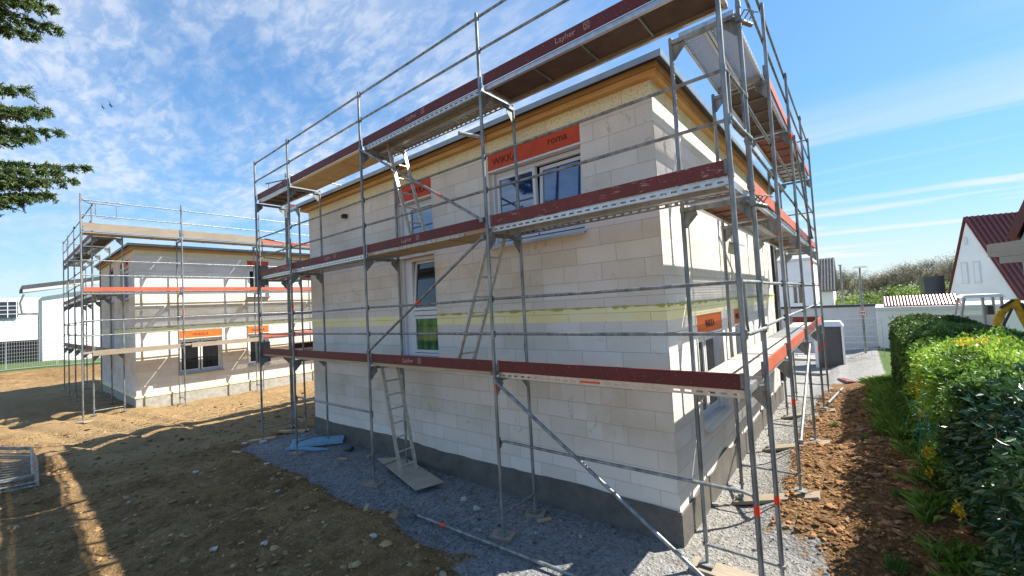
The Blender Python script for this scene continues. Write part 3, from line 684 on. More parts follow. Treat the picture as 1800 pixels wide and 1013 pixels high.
# ------------------------------------------------------------------ scaffolding
def deck(root, A, B, nin, z, kind, edge=None, w0=.055, w1=.640):
    A, B = Vector(A), Vector(B); d = (B-A).normalized(); L = (B-A).length; nin = Vector(nin)
    def P(u, o, zz): q = A+d*u+nin*o; return Vector((q.x, q.y, z+zz))
    g = .03; mb = MB()
    if kind in ('steel', 'ribbed'):
        mid = (w0+w1)/2
        top = MB()
        for a, b in ((w0, mid-.006), (mid+.006, w1)):
            top.fbox(P, g, L-g, a, b, -.004, 0)
        # flanges with punched slots on the outer side
        for o in (w0, mid-.009, mid+.006, w1-.003):
            s = o == w0 or o == w1-.003
            if s:
                mb.fbox(P, g, L-g, o, o+.003, -.035, -.0045); mb.fbox(P, g, L-g, o, o+.003, -.075, -.055)
                u = g
                while u < L-g: mb.fbox(P, u, min(u+.045, L-g), o, o+.003, -.055, -.035); u += .11
            else: mb.fbox(P, g, L-g, o, o+.003, -.075, -.0045)
        for o in (w0, mid-.034, mid+.006, w1-.028): mb.fbox(P, g, L-g, o+.0005, o+.028, -.078, -.0755)
        for u in (g, L-g-.05): mb.fbox(P, u, u+.05, w0+.004, w1-.004, -.078, -.005)
        o = mb.build('deck', 'aluminium', root); top.build('perforated_sheet' if kind == 'steel' else 'ribbed_sheet', 'deck_perforated' if kind == 'steel' else 'deck_ribbed', o)
    elif kind in ('ply', 'red', 'grey'):
        for a in (w0, w1-.045): mb.fbox(P, g, L-g, a, a+.045, -.07, -.001)
        for u in (g, L-g-.04): mb.fbox(P, u, u+.04, w0+.0455, w1-.0455, -.06, -.0185)
        o = mb.build('deck', 'aluminium', root)
        for u in (L*.27, L*.5, L*.73): mb = MB(); mb.fbox(P, u, u+.022, w0+.0455, w1-.0455, -.045, -.0185); mb.build('cross_rib', 'steel_dark', o)
        mb = MB(); mb.fbox(P, g+.002, L-g-.002, w0+.0455, w1-.0455, -.018, -.004); mb.build('plywood_panel', {'ply': 'ply_brown', 'red': 'ply_red', 'grey': 'machine_grey'}[kind], o)
    else:
        mid = (w0+w1)/2; wm = {'wood': 'timber_pale', 'yellow': 'timber_bright', 'dusty': 'deck_dusty'}.get(kind, 'timber_grey')
        mb.fbox(P, g, L-g, w0, mid-.006, -.048, 0); mb.fbox(P, g, L-g, mid+.006, w1, -.048, 0)
        for u in (L*.3, L*.7): mb.fbox(P, u, u+.05, w0+.01, w1-.01, -.062, -.0485)
        o = mb.build('deck', wm, root)
        for u in (g-.004, L-g-.05): mb = MB(); mb.fbox(P, u, u+.054, w0-.002, w1+.002, -.052, .003); mb.build('end_cap', 'aluminium', o)
    if edge:
        mb = MB(); mb.fbox(P, .25, L-.5 if edge == 'foam_white' else L-.1, w0-.022, w0-.004, -.055 if root is S1 else -.13, -.005 if root is S1 else .04); mb.build('edge_strip', edge, o)
    return o
def gusset(mb, P, inv, z, s):
    """triangular bracket plate under the transom; inv = horizontal direction from post into the frame"""
    P = Vector(P); inv = Vector(inv).normalized(); side = inv.cross(Vector((0, 0, 1)))*.003
    a = P+inv*.024+Vector((0, 0, z-.05)); pts = [a, a+inv*.13, a+inv*.145+Vector((0, 0, -.05)), a+inv*.06+Vector((0, 0, -.14)), a+inv*.02+Vector((0, 0, -.19)), a+Vector((0, 0, -.19))]
    mb.prism([p-side for p in pts], side*2)
def post(root, P, z0, z1, collars, material='steel', tapes=(), pad=True, jack=True, grow=.024):
    x, y = P[:2]; mb = MB(); lx, ly = rnd.uniform(-.006, .006), rnd.uniform(-.006, .006)
    zb = z0+.02; start = zb+(.22 if jack else 0)
    mb.tube([(x, y, start), (x+lx*.5, y+ly*.5, (start+z1)/2), (x+lx, y+ly, z1)], grow, 12)
    for c in collars:
        mb.tube([(x, y, c-.03), (x, y, c+.03)], grow+.0045, 12)
    o = mb.build('standard', material, root)
    if jack:
        mb = MB(); mb.tube([(x, y, zb), (x, y, start+.05)], .018, 10); mb.tube([(x, y, start-.03), (x, y, start)], .038, 10)
        mb.box(x-.075, x+.075, y-.075, y+.075, zb-.012, zb); mb.build('base_jack', 'steel', o)
    for t in tapes:
        mb = MB(); mb.tube([(x, y, t-.045), (x, y, t+.045)], grow+.0012, 12, False); mb.build('tape_band', 'tape', o)
    return o
def transom(root, A, B, z):
    A, B = Vector((A[0], A[1], 0)), Vector((B[0], B[1], 0)); d = (B-A).normalized(); mb = MB()
    mb.beam(A+Vector((0, 0, z-.105)), B+Vector((0, 0, z-.105)), .045, .05)
    for s, o in ((1, A), (-1, B)): gusset(mb, o, d*s, z-.08, 1)
    return mb.build('transom', 'steel', root)
def rail(root, A, B, z, nin, r=.0185, name='guardrail', hook=False):
    nin = Vector(nin); A = Vector((A[0], A[1], z))+nin*.03; B = Vector((B[0], B[1], z))+nin*.03; d = (B-A).normalized()
    mb = MB()
    if hook: pts = [A+Vector((0, 0, -.09))-nin*.0, A+Vector((0, 0, -.01))+d*.03, A+d*.10+Vector((0, 0, .005)), A.lerp(B, .5)+Vector((0, 0, rnd.uniform(-.012, .004))), B-d*.10+Vector((0, 0, .005)), B-d*.03+Vector((0, 0, -.01)), B+Vector((0, 0, -.09))]
    else: pts = [A, A.lerp(B, .5)+Vector((0, 0, rnd.uniform(-.012, .002))), B]
    mb.tube(pts, r, 8)
    for p in (A, B):   # wedge pockets
        q = p-nin*.012; mb.box(q.x-.018, q.x+.018, q.y-.018, q.y+.018, z-.045, z+.04)
    return mb.build(name, 'steel', root)
def toe(root, A, B, z, nin, material, txt=None, out=None, flip=False, hgt=.152):
    A, B = Vector(A), Vector(B); d = (B-A).normalized(); L = (B-A).length; nin = Vector(nin)
    P = lambda u, o, zz: Vector((A.x+d.x*u+nin.x*o, A.y+d.y*u+nin.y*o, z+zz))
    mb = MB(); mb.fbox(P, .035, L-.035, .027, .052, .004, hgt); o = mb.build('toe_board', material, root)
    for u in (.03, L-.06): mb = MB(); mb.fbox(P, u, u+.03, .0255, .0535, .02, .16); mb.build('end_clip', 'steel_dark', o)
    if txt is not None:
        U = -d if flip else d
        pos = P(txt, .027, .045); lettering('Layher', .105, pos, U, (0, 0, 1), -nin, 'print_pale', o)
        s = U*.40; q = pos+s; e = []
        mb = MB(); h = .075
        def bar(a, b): mb.beam(q+U*a[0]+Vector((0, 0, a[1]))-nin*.002, q+U*b[0]+Vector((0, 0, b[1]))-nin*.002, .004, .007, up=tuple(nin.cross(Vector((b[0]-a[0], 0, b[1]-a[1])).normalized()) if False else (0, 0, 1)))
        for a, b in (((0, 0), (h, 0)), ((h, 0), (h, h)), ((h, h), (0, h)), ((0, h), (0, 0)), ((.01, .01), (h-.01, h-.01)), ((.01, h-.01), (h-.01, .01))): bar(a, b)
        mb.build('logo', 'print_pale', o)
    return o
def u_gate(root, A, B, z):
    """end guardrail with a hanging U-shaped loop"""
    A, B = Vector((A[0], A[1], z)), Vector((B[0], B[1], z)); d = (B-A).normalized(); L = (B-A).length; mb = MB()
    mb.tube([A-d*.02, B+d*.02], .019, 8)
    a, b = A+d*L*.14, A+d*L*.86; D = Vector((0, 0, -1))
    mb.tube([a, a+D*.40, a+D*.47+d*.03, a+D*.50+d*.09, b+D*.50-d*.09, b+D*.47-d*.03, b+D*.40, b], .0135, 8)
    mb.build('end_guardrail', 'steel', root)
def brace(root, A, B, tape=None, r=.021):
    mb = MB(); mb.tube([A, B], r, 10)
    for p in (A, B):
        mb.box(p[0]-.03, p[0]+.03, p[1]-.02, p[1]+.03, p[2]-.03, p[2]+.03)
    o = mb.build('diagonal_brace', 'steel', root)
    if tape:
        a, b = Vector(A), Vector(B); c = a.lerp(b, tape); d = (b-a).normalized()
        mb = MB(); mb.tube([c-d*.05, c+d*.05], r+.0015, 10, False); mb.build('tape_band', 'tape', o)
    return o

S1 = thing('scaffold', (-5, 0, 0), 'large three-level steel scaffold with red toe boards around the near house', 'scaffold')
def scaffold_one():
    LV = (2.2, 4.2, 6.2)
    st = [0, -3.07, -6.14, -9.21, -11.16]
    nin = (0, 1, 0); up = 7.24
    coll = [2.2, 4.2, 6.2]
    for i, x in enumerate(st):
        tp = {0: (1.15,), 1: (1.98,), 3: (3.35,), 4: (4.75,)}.get(i, ())
        zf = gz(x, 0)+.03
        post(S1, (x, 0), zf, up, coll+[2.7, 3.2, 4.7, 5.2, 6.7, 7.17][:], tapes=tp)
        if i:
            post(S1, (x, .73), gz(x, .73)+.05, 6.16, [2.1, 4.1])
            for z in LV: transom(S1, (x, 0), (x, .73), z+.0)
            mb = MB(); mb.tube([(x, .0, zf+.26), (x, .73, zf+.26)], .017, 8); mb.build('base_transom', 'steel', S1)
    kinds = {2.2: ['steel', 'wood', 'wood', 'wood'], 4.2: ['steel', 'wood', 'steel', 'steel'], 6.2: ['ply', 'ribbed', 'yellow', 'ply']}
    edges = {(2.2, 1): 'timber_pale', (2.2, 2): 'timber_pale', (4.2, 1): 'foam_white'}
    txts = {(2.2, 1): .98, (4.2, 1): 1.08, (4.2, 2): 1.5, (6.2, 0): 1.25, (6.2, 1): 1.35, (6.2, 3): 1.3}
    for z in LV:
        for b in range(4):
            A, B = (st[b+1], 0, 0), (st[b], 0, 0)
            deck(S1, A, B, nin, z, kinds[z][b], edges.get((z, b)))
            m = 'toe_red_worn' if (z, b) in ((4.2, 0), (4.2, 3)) else 'toe_red'
            toe(S1, A, B, z, nin, m, txts.get((z, b)))
            rail(S1, A, B, z+.52, nin); rail(S1, A, B, z+1.0, nin)
    mb = MB(); P = lambda u, o, zz: Vector((-3.07+u, o, 2.2+zz)); mb.fbox(P, 1.30, 1.56, .048, .0535, -.053, -.033); mb.build('tape_band', 'tape', S1)
    rail(S1, (-3.07, 0), (0, 0), 1.27, nin, hook=True, name='ledger'); rail(S1, (-9.21, 0), (-6.14, 0), 1.28, nin, hook=True, name='ledger')
    y = -.045
    brace(S1, (-3.02, y, 2.08), (-.02, y, .10), .86); brace(S1, (-6.08, y, 2.40), (-3.12, y, 4.06), .5); brace(S1, (-6.08, y, 6.12), (-3.12, y, 4.30), .72)
    # right-hand run along the side wall
    ys = [.78, 2.68, 5.25, 7.85, 9.85]; X = .04; XI = -.69; n2 = (-1, 0, 0)
    for i, y in enumerate(ys):
        g0, g1 = gz(X, y)+.06, gz(XI, y)+.06
        tp = {0: (.95,), 1: (1.55, 3.9), 2: (6.0, 1.9), 3: (3.7, 1.7), 4: (3.3, 1.6)}.get(i, ())
        post(S1, (X, y), g0, up, [2.2, 4.2, 6.2, 2.7, 3.2, 4.7, 5.2, 6.7, 7.17], tapes=tp)
        post(S1, (XI, y), g1, 6.16, [2.1, 4.1])
        for z in LV: transom(S1, (X, y), (XI, y), z)
        mb = MB(); zz = max(g0, g1)+.22; mb.tube([(X, y, zz), (XI, y, zz)], .017, 8); mb.build('base_transom', 'steel', S1)
    k2 = {2.2: ['dusty', 'dusty', 'steel', 'dusty'], 4.2: ['red', 'steel', 'red', 'steel'], 6.2: ['steel', 'ply', 'red', 'grey']}
    for z in LV:
        for b in range(4):
            A, B = (X, ys[b], 0), (X, ys[b+1], 0)
            deck(S1, A, B, n2, z, k2[z][b])
            if not (z == 6.2 and b == 0) : toe(S1, A, B, z, n2, 'toe_red_sunlit' if b != 2 else 'toe_red_worn')
            for h in (.52, 1.0): rail(S1, A, B, z+h, n2)
        rail(S1, (0, 0), (X, .78), z+.52, (1, 0, 0)); u_gate(S1, (.01, .02), (X, .76), z+1.0)
        # far end
        rail(S1, (X, ys[-1]), (XI, ys[-1]), z+1.0, (0, -1, 0)); toe(S1, (X, ys[-1], 0), (XI, ys[-1], 0), z, (0, -1, 0), 'toe_red')
    rail(S1, (0, 0), (X, .78), 7.2, (1, 0, 0))
    brace(S1, (X+.04, 2.72, 1.0), (X+.04, 5.2, 2.1), None); brace(S1, (X+.045, 5.3, 6.0), (X+.045, 7.8, 4.3))
    # coupler tube sticking out at the corner
    for z in (6.06, 4.06):
        mb = MB(); mb.tube([(-.03, .70, z), (.13, .93, z-.05)], .024, 12)
        mb.tube([(.04, .72, z-.03), (.04, .85, z-.03)], .034, 10)
        for k in range(3): a = Vector((.05+.035*k, .78+.055*k, z)); mb.tube([a, a+Vector((.05, -.02, .05)), a+Vector((.09, -.02, .03))], .008, 6)
        mb.build('coupler_tube', 'steel_dark', S1)
    # left-hand run behind the house corner
    XL, XM = -11.65, -10.92; yl = [.98, 3.55, 6.12, 8.7]; n3 = (1, 0, 0)
    for y in yl:
        post(S1, (XL, y), gz(XL, y)+.03, up, [2.2, 4.2, 6.2]); post(S1, (XM, y), gz(XM, y)+.03, 6.16, [2.1, 4.1])
        for z in LV: transom(S1, (XL, y), (XM, y), z)
        mb = MB(); mb.tube([(XL, y, .3), (XM, y, .3)], .017, 8); mb.build('base_transom', 'steel', S1)
    for z in LV:
        for b in range(3):
            A, B = (XL, yl[b], 0), (XL, yl[b+1], 0); deck(S1, A, B, n3, z, 'ply' if b % 2 else 'wood')
            toe(S1, A, B, z, n3, 'toe_red'); rail(S1, A, B, z+1.0, n3); rail(S1, A, B, z+.52, n3)
    u_gate(S1, (-11.64, .96), (-12.36, .72), 7.05); u_gate(S1, (-11.18, .02), (-11.62, .95), 5.22)
    for z in (1.98, 3.98):
        mb = MB(); mb.box(-11.235, -11.205, -.05, .26, z, z+.52); mb.build('end_plate', 'steel_dark', S1)
scaffold_one()

S2 = thing('scaffold', (-19, 0, 0), 'distant steel scaffold with timber-edged top deck around the left house', 'scaffold')
def scaffold_two():
    X, XI = -18.9, -19.63; ys = [-2.52, .18, 2.88, 5.6, 8.3]; n = (-1, 0, 0); LV = (2.3, 4.32, 6.35); up = 7.6
    for i, y in enumerate(ys):
        post(S2, (X, y), gz(X, y)+.02, up, [2.3, 4.3, 6.3], tapes=(3.5,) if i == 1 else ())
        if i:
            post(S2, (XI, y), gz(XI, y)+.02, 6.3, [2.2, 4.2])
            for z in LV: transom(S2, (X, y), (XI, y), z)
            mb = MB(); mb.tube([(X, y, .28), (XI, y, .28)], .017, 8); mb.build('base_transom', 'steel', S2)
    for zi, z in enumerate(LV):
        for b in range(4):
            A, B = (X, ys[b], 0), (X, ys[b+1], 0)
            deck(S2, A, B, n, z, ['timber', 'steel', 'timber'][zi] if b != 2 or zi == 2 else 'steel', 'timber_grey' if zi == 0 and b < 2 else None)
            if zi: toe(S2, A, B, z+(.0 if zi == 1 else .02), n, 'toe_red_sunlit' if (zi == 1 or b > 1) else 'timber_grey', hgt=.152 if (zi == 1 or b > 1) else .27)
            elif b > 1: toe(S2, A, B, z, n, 'toe_red_sunlit')
            for h in (.55, 1.05): rail(S2, A, B, z+h, n)
    xs = [-19.55, -22.12, -24.69, -27.26, -29.3]; YO, YI = -2.2, -1.42; n2 = (0, 1, 0)
    for i, x in enumerate(xs):
        post(S2, (x, YO), gz(x, YO)+.02, up-.3 if i == 0 else up-.15, [2.3, 4.3, 6.3], tapes=(1.75,) if i == 0 else ()); post(S2, (x, YI), gz(x, YI)+.02, 6.3, [2.2, 4.2])
        for z in LV: transom(S2, (x, YO), (x, YI), z)
        mb = MB(); mb.tube([(x, YO, .28), (x, YI, .28)], .017, 8); mb.build('base_transom', 'steel', S2)
    for zi, z in enumerate(LV):
        for b in range(4):
            A, B = (xs[b+1], YO, 0), (xs[b], YO, 0)
            deck(S2, A, B, n2, z, ['wood', 'ply', 'ply'][zi] if b % 2 == 0 else 'steel'); toe(S2, A, B, z, n2, 'toe_red_worn')
            for h in (.55, 1.05): rail(S2, A, B, z+h, n2)
        rail(S2, (X, ys[0]), (xs[0], YO), z+1.05, (0, 1, 0))
        u_gate(S2, (xs[-1], YO), (xs[-1], YI), z+1.0)
    u_gate(S2, (-19.55, -2.2), (-19.55, -1.45), 7.45)
scaffold_two()

# ------------------------------------------------------------------ ladders, boards, loose things
def ladder(feet, top, n, label, material='ladder_alu', w=None):
    a0, a1 = Vector(feet[0]), Vector(feet[1]); b0, b1 = Vector(top[0]), Vector(top[1])
    root = thing('ladder', tuple((a0+a1)/2), label, 'ladder', 'ladders inside the scaffold')
    for a, b in ((a0, b0), (a1, b1)):
        mb = MB(); mb.beam(a, b, .028, .06, up=(a1-a0)); mb.build('rail', material, root)
    L = (b0-a0).length
    for i in range(n):
        t = (i+.6)/n; mb = MB(); mb.tube([a0.lerp(b0, t), a1.lerp(b1, t)], .0145, 8); mb.build('rung', material, root)
ladder([(-5.83, .37, .10), (-5.80, .69, .12)], [(-6.22, .30, 2.16), (-6.18, .62, 2.16)], 8, 'short aluminium ladder standing on a plywood sheet on the gravel')
ladder([(-4.10, .28, 2.21), (-4.07, .60, 2.21)], [(-3.24, .28, 4.24), (-3.22, .60, 4.24)], 7, 'aluminium ladder leaning right between the lowest and middle decks')
ladder([(-5.07, .28, 4.21), (-5.05, .60, 4.21)], [(-5.68, .28, 6.19), (-5.66, .60, 6.19)], 7, 'aluminium ladder leaning left in front of the small upper window')
def loose():
    # plywood sheet under the ladder
    mb = MB(); p = [(-7.05, .60), (-6.62, 1.0), (-4.98, .66), (-5.02, .10)]
    z = .085
    q = [Vector((x, y, z+(.03 if i in (0, 1) else 0))) for i, (x, y) in enumerate([(-6.98, .62), (-6.55, .98), (-4.96, .62), (-5.12, .14)])]
    mb.hexa([q[0], q[3], q[2], q[1], *[v+Vector((0, 0, .018)) for v in (q[0], q[3], q[2], q[1])]])
    mb.build('plywood_sheet', 'ply_sheet', origin=(-5.9, .6, z), label='worn rectangular plywood sheet lying on gravel under the ladder foot', cat='board')
    # lying tube
    mb = MB(); mb.tube([(-4.48, -.36, .07), (-1.2, -.22, .06)], .024, 12); o = mb.build('scaffold_tube', 'steel', origin=(-3, -.3, .05), label='long loose steel tube lying on the dark gravel in front', cat='tube')
    mb = MB(); mb.tube([(-3.95, -.337, .0684), (-3.85, -.333, .0681)], .0255, 12, False); mb.build('tape_band', 'tape', o)
    mb = MB(); mb.box(-4.55, -4.44, -.40, -.32, .04, .10); mb.build('end_fitting', 'steel_dark', o)
    mb = MB(); mb.tube([(.10, 8.3, gz(.1, 8.3)+.06), (.30, 11.0, gz(.3, 11)+.07)], .03, 10); mb.build('scaffold_tube', 'steel', origin=(.2, 9.6, gz(.2, 9.6)), label='short pale tube lying on brown soil beside the far scaffold feet', cat='tube')
    # blue foam boards
    mb = MB(); z = gz(-9.4, .4)
    mb.hexa([(-9.80, .10, z+.05), (-9.05, .98, z+.03), (-8.95, .93, z+.03), (-9.60, .02, z+.05), (-9.80, .16, z+.20), (-9.05, 1.04, z+.18), (-8.95, 1.0, z+.18), (-9.60, .08, z+.09)])
    mb.hexa([(-9.75, -.05, z+.03), (-9.0, .30, z+.02), (-8.78, .52, z+.02), (-9.5, .22, z+.03), (-9.75, -.05, z+.07), (-9.0, .30, z+.06), (-8.78, .52, z+.06), (-9.5, .22, z+.07)])
    mb.build('foam_board', 'foam_blue', origin=(-9.4, .4, z), label='broken light blue insulation boards lying by the left scaffold feet', cat='insulation board')
    c = Vector((-8.35, .80, gz(-8.35, .8)+.05)); rr = random.Random(12); v_, f_ = ico()
    mb = MB(); P = [c+Vector((p[0]*.17*rr.uniform(.6, 1.2), p[1]*.12*rr.uniform(.6, 1.2), p[2]*.07*rr.uniform(.5, 1.3))) for p in v_]
    for t in f_: mb.face([P[k] for k in t])
    mb.build('crumpled_sheet', 'net_dark', origin=c, label='crumpled dark green plastic sheet by the plinth right of the blue boards', cat='plastic sheet')
    for k, (x, y, a, L, lab) in enumerate([(-8.0, .35, .4, .22, 'short timber offcut on gravel between the blue boards and plywood'), (-7.55, .75, 1.9, .16, 'tiny timber offcut near the plinth left of the ladder'), (-2.9, .55, .9, .20, 'timber offcut on dark gravel below the long ledger tube'), (-5.2, -.75, 2.4, .18, 'timber offcut at the edge of the gravel near the loose tube'), (-10.4, -.9, .2, .30, 'flat pale slat on soil left of the gravel end')]):
        z = gz(x, y)+.02; mb = MB(); mb.beam((x, y, z), (x+math.cos(a)*L, y+math.sin(a)*L, z+.01), .06, .024); mb.build('offcut', 'timber_pale', origin=(x, y, z), label=lab, cat='offcut', group='timber offcuts on the ground')
    # pads and planks under the posts
    def plank(a, b, w, lab, g=None, h=.04, m='timber_grey', nm='plank'):
        za, zb = gz(*a), gz(*b); mb = MB(); mb.beam((a[0], a[1], za+h*.5), (b[0], b[1], zb+h*.5), w, h)
        mb.build(nm, m, origin=((a[0]+b[0])/2, (a[1]+b[1])/2, (za+zb)/2), label=lab, cat='plank', group=g)
    G = 'timber pads under scaffold feet'
    plank((-3.22, -.06), (-2.92, .04), .22, 'small timber pad under the post with the orange band left of the ledger', G)
    plank((-3.20, .68), (-2.94, .80), .20, 'small timber pad by the plinth under an inner post', G)
    plank((-6.3, -.05), (-6.0, .05), .2, 'small timber pad under the post beside the plywood sheet', G)
    plank((-9.35, -.03), (-9.07, .05), .2, 'small pale pad under the post beside the blue boards', G)
    plank((-11.5, .55), (-10.9, .98), .16, 'long thin batten on soil left of the gravel', G, m='timber_pale')
    plank((-11.5, -.2), (-11.0, .25), .16, 'short batten under the leftmost front post', G, m='timber_pale')
    plank((-.85, .76), (.25, .78), .26, 'wide wooden plank under the near corner frame on sunlit gravel', G, .045)
    plank((-.80, 2.66), (.25, 2.68), .24, 'wooden plank under the second side frame at the soil edge', G, .045)
    plank((-.80, 5.23), (.25, 5.25), .24, 'wooden plank under the third side frame', G, .045)
    plank((-.80, 7.83), (.25, 7.85), .24, 'wooden plank under the fourth side frame near the hedge grass', G, .045)
    plank((.15, 15.3), (.50, 13.3), .25, 'reddish board lying on grey gravel in front of the toilet cabin', None, .05, 'toe_red_worn', 'board')
    plank((-19.2, -2.7), (-18.6, -2.4), .3, 'timber pad under the corner post of the distant scaffold', G, m='timber_grey')
    # broken pieces on the ground
    r = random.Random(21)
    spots = [(-5.5, -2.05, .07, 'pale flat chunk, nearest the camera of the pieces on brown soil'), (-4.35, -1.15, .08, 'pale chunk on soil just left of the loose steel tube end'), (-3.55, -1.9, .06, 'left one of two small white chunks low in the middle foreground'), (-3.35, -1.55, .07, 'right one of two small white chunks low in the middle foreground'),
             (-7.2, -1.2, .06, 'small pale chunk on soil midway to the blue boards'), (-8.9, -.75, .09, 'pale chunk on soil just in front of the blue boards'), (-4.3, .45, .09, 'pale chunk on dark gravel right of the plywood sheet'), (-3.9, .35, .09, 'second pale chunk on dark gravel right of the plywood sheet'),
             (-10.9, -.1, .16, 'largest whitish scrap at the left end of the gravel'), (-11.2, -.4, .12, 'whitish scrap on soil left of the largest one'), (-5.9, -2.5, .07, 'pale scrap on soil left of the nearest flat chunk'), (-9.6, -1.8, .08, 'lone pale scrap on the soil at middle left'),
             (-2.2, .55, .05, 'tiny pale chip on dark gravel by the plinth corner'), (-1.0, 2.35, .06, 'pale chip on sunlit gravel beside the side wall'), (-9.9, .75, .13, 'whitish foam scrap behind the blue boards'), (-9.3, .9, .09, 'small foam scrap right of the blue boards by the plinth')]
    for i, (x, y, s, l) in enumerate(spots):
        mb = MB(); z = gz(x, y); a = r.uniform(0, 3.14); n = 7
        pts = [Vector((x+math.cos(a+k*6.283/n)*s*r.uniform(.45, 1), y+math.sin(a+k*6.283/n)*s*r.uniform(.3, .8), z+.002+r.uniform(0, .02))) for k in range(n)]
        mb.prism(pts, (r.uniform(-.01, .01), 0, s*.3)); mb.build('broken_piece', 'foam_white', origin=(x, y, z), label=l, cat='debris', group='pale broken pieces scattered on the ground')
    # stack of site fence panels at the left edge
    root = thing('fence_panel_stack', (-12.2, -3.9, .1), 'stack of galvanised site fence panels lying on the soil at the left edge', 'fence panels')
    for k in range(5):
        z = .12+k*.07; dx = r.uniform(-.15, .15); dy = -.02*k
        c = [(-13.4+dx, -3.75+dy, z+.18), (-11.55+dx, -3.80+dy, z), (-11.9+dx, -5.2+dy, z), (-15.2+dx, -5.0+dy, z+.25)]
        mb = MB(); mb.tube(c+[c[0]], .021, 8)
        for t in range(1, 14):
            a = Vector(c[0]).lerp(Vector(c[1]), t/14); b = Vector(c[3]).lerp(Vector(c[2]), t/14); mb.tube([a, b], .003, 4)
        mb.build('panel', 'steel', root)
loose()

# ------------------------------------------------------------------ street side objects, right background
def street_objects():
    # portable toilet
    zb = gz(-.4, 20.6)-.02
    root = thing('portable_toilet', (-.38, 20.9, zb), 'dark grey portable toilet cabin with white roof by the street wall', 'toilet')
    mb = MB(); x0, x1, y0, y1 = -.92, .16, 20.35, 21.45
    mb.box(x0, x1, y0, y1, zb, zb+1.95)
    for x in (x0, x1-.0): 
        mb.box(x-.02, x+.02, y0-.02, y0+.03, zb, zb+1.95)
    for i in range(6): mb.box(x0+.05, x1-.05, y0-.02, y0-.001, zb+.12+.30*i, zb+.16+.30*i)
    mb.build('cabin', 'toilet_grey', root)
    mb = MB(); mb.box(x0+.2, x1-.12, y0-.035, y0-.021, zb+.1, zb+1.85); mb.build('door', 'toilet_grey', root)
    mb = MB(); mb.hexa([(x0-.04, y0-.05, zb+1.951), (x1+.04, y0-.05, zb+1.951), (x1+.04, y1+.04, zb+1.951), (x0-.04, y1+.04, zb+1.951), (x0+.08, y0+.1, zb+2.17), (x1-.08, y0+.1, zb+2.17), (x1-.08, y1-.1, zb+2.17), (x0+.08, y1-.1, zb+2.17)])
    mb.box(x0-.02, x0+.10, y0-.045, y0-.0205, zb, zb+1.95); mb.box(x1-.05, x1+.03, y0-.045, y0-.0205, zb, zb+1.95)
    mb.build('roof', 'toilet_white', root)
    # boundary wall and garage
    zw = -.62
    root = thing('boundary_wall', (-1, 25.8, zw), 'white plastered street wall with dark coping behind the toilet cabin', 'wall')
    mb = MB(); mb.box(-8, 1.50, 25.7, 25.95, zw, 2.0); mb.build('wall_panel', 'plaster_grey', root)
    mb = MB(); mb.box(-8, 1.52, 25.64, 26.0, 2.001, 2.13); mb.build('coping', 'roof_felt', root)
    root = thing('garage', (5, 28, zw), 'long white flat garage with tiled strip on its roof behind the hedge', 'garage')
    mb = MB(); mb.box(1.53, 7.2, 25.55, 30.6, zw, 1.72); mb.build('wall', 'plaster_white', root)
    mb = MB(); mb.box(1.50, 7.3, 25.45, 30.7, 1.721, 1.93); mb.build('roof_edge', 'plaster_grey', root)
    mb = MB(); mb.box(1.6, 7.0, 25.54, 25.549, 1.0, 1.5); 
    n = 22; 
    mb = MB()
    for i in range(n):
        x = 1.92+i*.128; mb.tube([(x, 25.9, 1.96), (x, 26.75, 2.44)], .062, 8)
    mb.prism([(1.85, 25.88, 1.931), (4.75, 25.88, 1.931), (4.75, 26.8, 2.42), (1.85, 26.8, 2.42)], (0, 0, .02))
    mb.build('tiled_roof', 'tile_brick', root)
    # white modern house beyond the unfinished house
    root = thing('white_house', (-4, 33, -.6), 'white modern house with narrow dark window seen behind the scaffold end', 'house')
    mb = MB(); mb.box(-12, -1.55, 31.5, 38, -.6, 5.1); mb.build('wall', 'plaster_white', root)
    mb = MB(); mb.box(-12.1, -1.45, 31.4, 38.1, 5.101, 5.3); mb.build('roof', 'plaster_grey', root)
    for x, z0, z1 in ((-2.55, 2.2, 3.6), (-2.25, 2.2, 3.6), (-4.2, 2.2, 3.6)):
        mb = MB(); mb.box(x-.14, x+.05, 31.46, 31.499, z0, z1); f = mb.build('window', 'glass_dark', root)
    # grey tiled house
    root = thing('grey_roofed_house', (-2, 45, -.6), 'small house with grey-brown tiled roof beyond the white street wall', 'house')
    mb = MB(); mb.box(-6, -.9, 43.8, 50, -.6, 3.0); mb.build('wall', 'plaster_white', root)
    rf = MB()
    rf.prism([(-6.2, 43.4, 2.8), (-.7, 43.4, 2.8), (-.7, 46.9, 5.9), (-6.2, 46.9, 5.9)], (0, 0, .12)); rf.prism([(-6.2, 50.4, 2.8), (-.7, 50.4, 2.8), (-.7, 46.9, 5.9), (-6.2, 46.9, 5.9)], (0, 0, .12))
    for i in range(24): x = -6.1+i*.23; rf.tube([(x, 43.42, 2.93), (x, 46.9, 6.03)], .06, 6)
    rf = rf.build('roof', 'tile_grey', root)
    mb = MB(); mb.prism([(-.9, 43.8, 3.001), (-.9, 50, 3.001), (-.9, 46.9, 5.75)], (-.2, 0, 0)); mb.build('gable', 'plaster_white', root)
    # white house with red tiles: gable towards the camera
    root = thing('red_roofed_house', (7, 38, -.6), 'white gabled house with glossy dark red tiled roof at the right', 'house')
    gx0, gx1, gy = 5.35, 8.05, 35.3
    # gable plane facing the camera, ridge runs to the right-back
    A = Vector((5.45, 35.45, 0)); Bv = Vector((8.30, 34.2, 0))           # gable wall foot line (faces -X/-Y)
    D = Vector((.62, .78, 0)).normalized()*0+Vector((.93, .36, 0)).normalized()  # ridge direction
    u = (Bv-A); mid = A+u*.36
    def up(p, z): return Vector((p.x, p.y, z))
    eL, eR, ap = 3.0, 1.75, 7.05
    w = MB(); Ln = 9
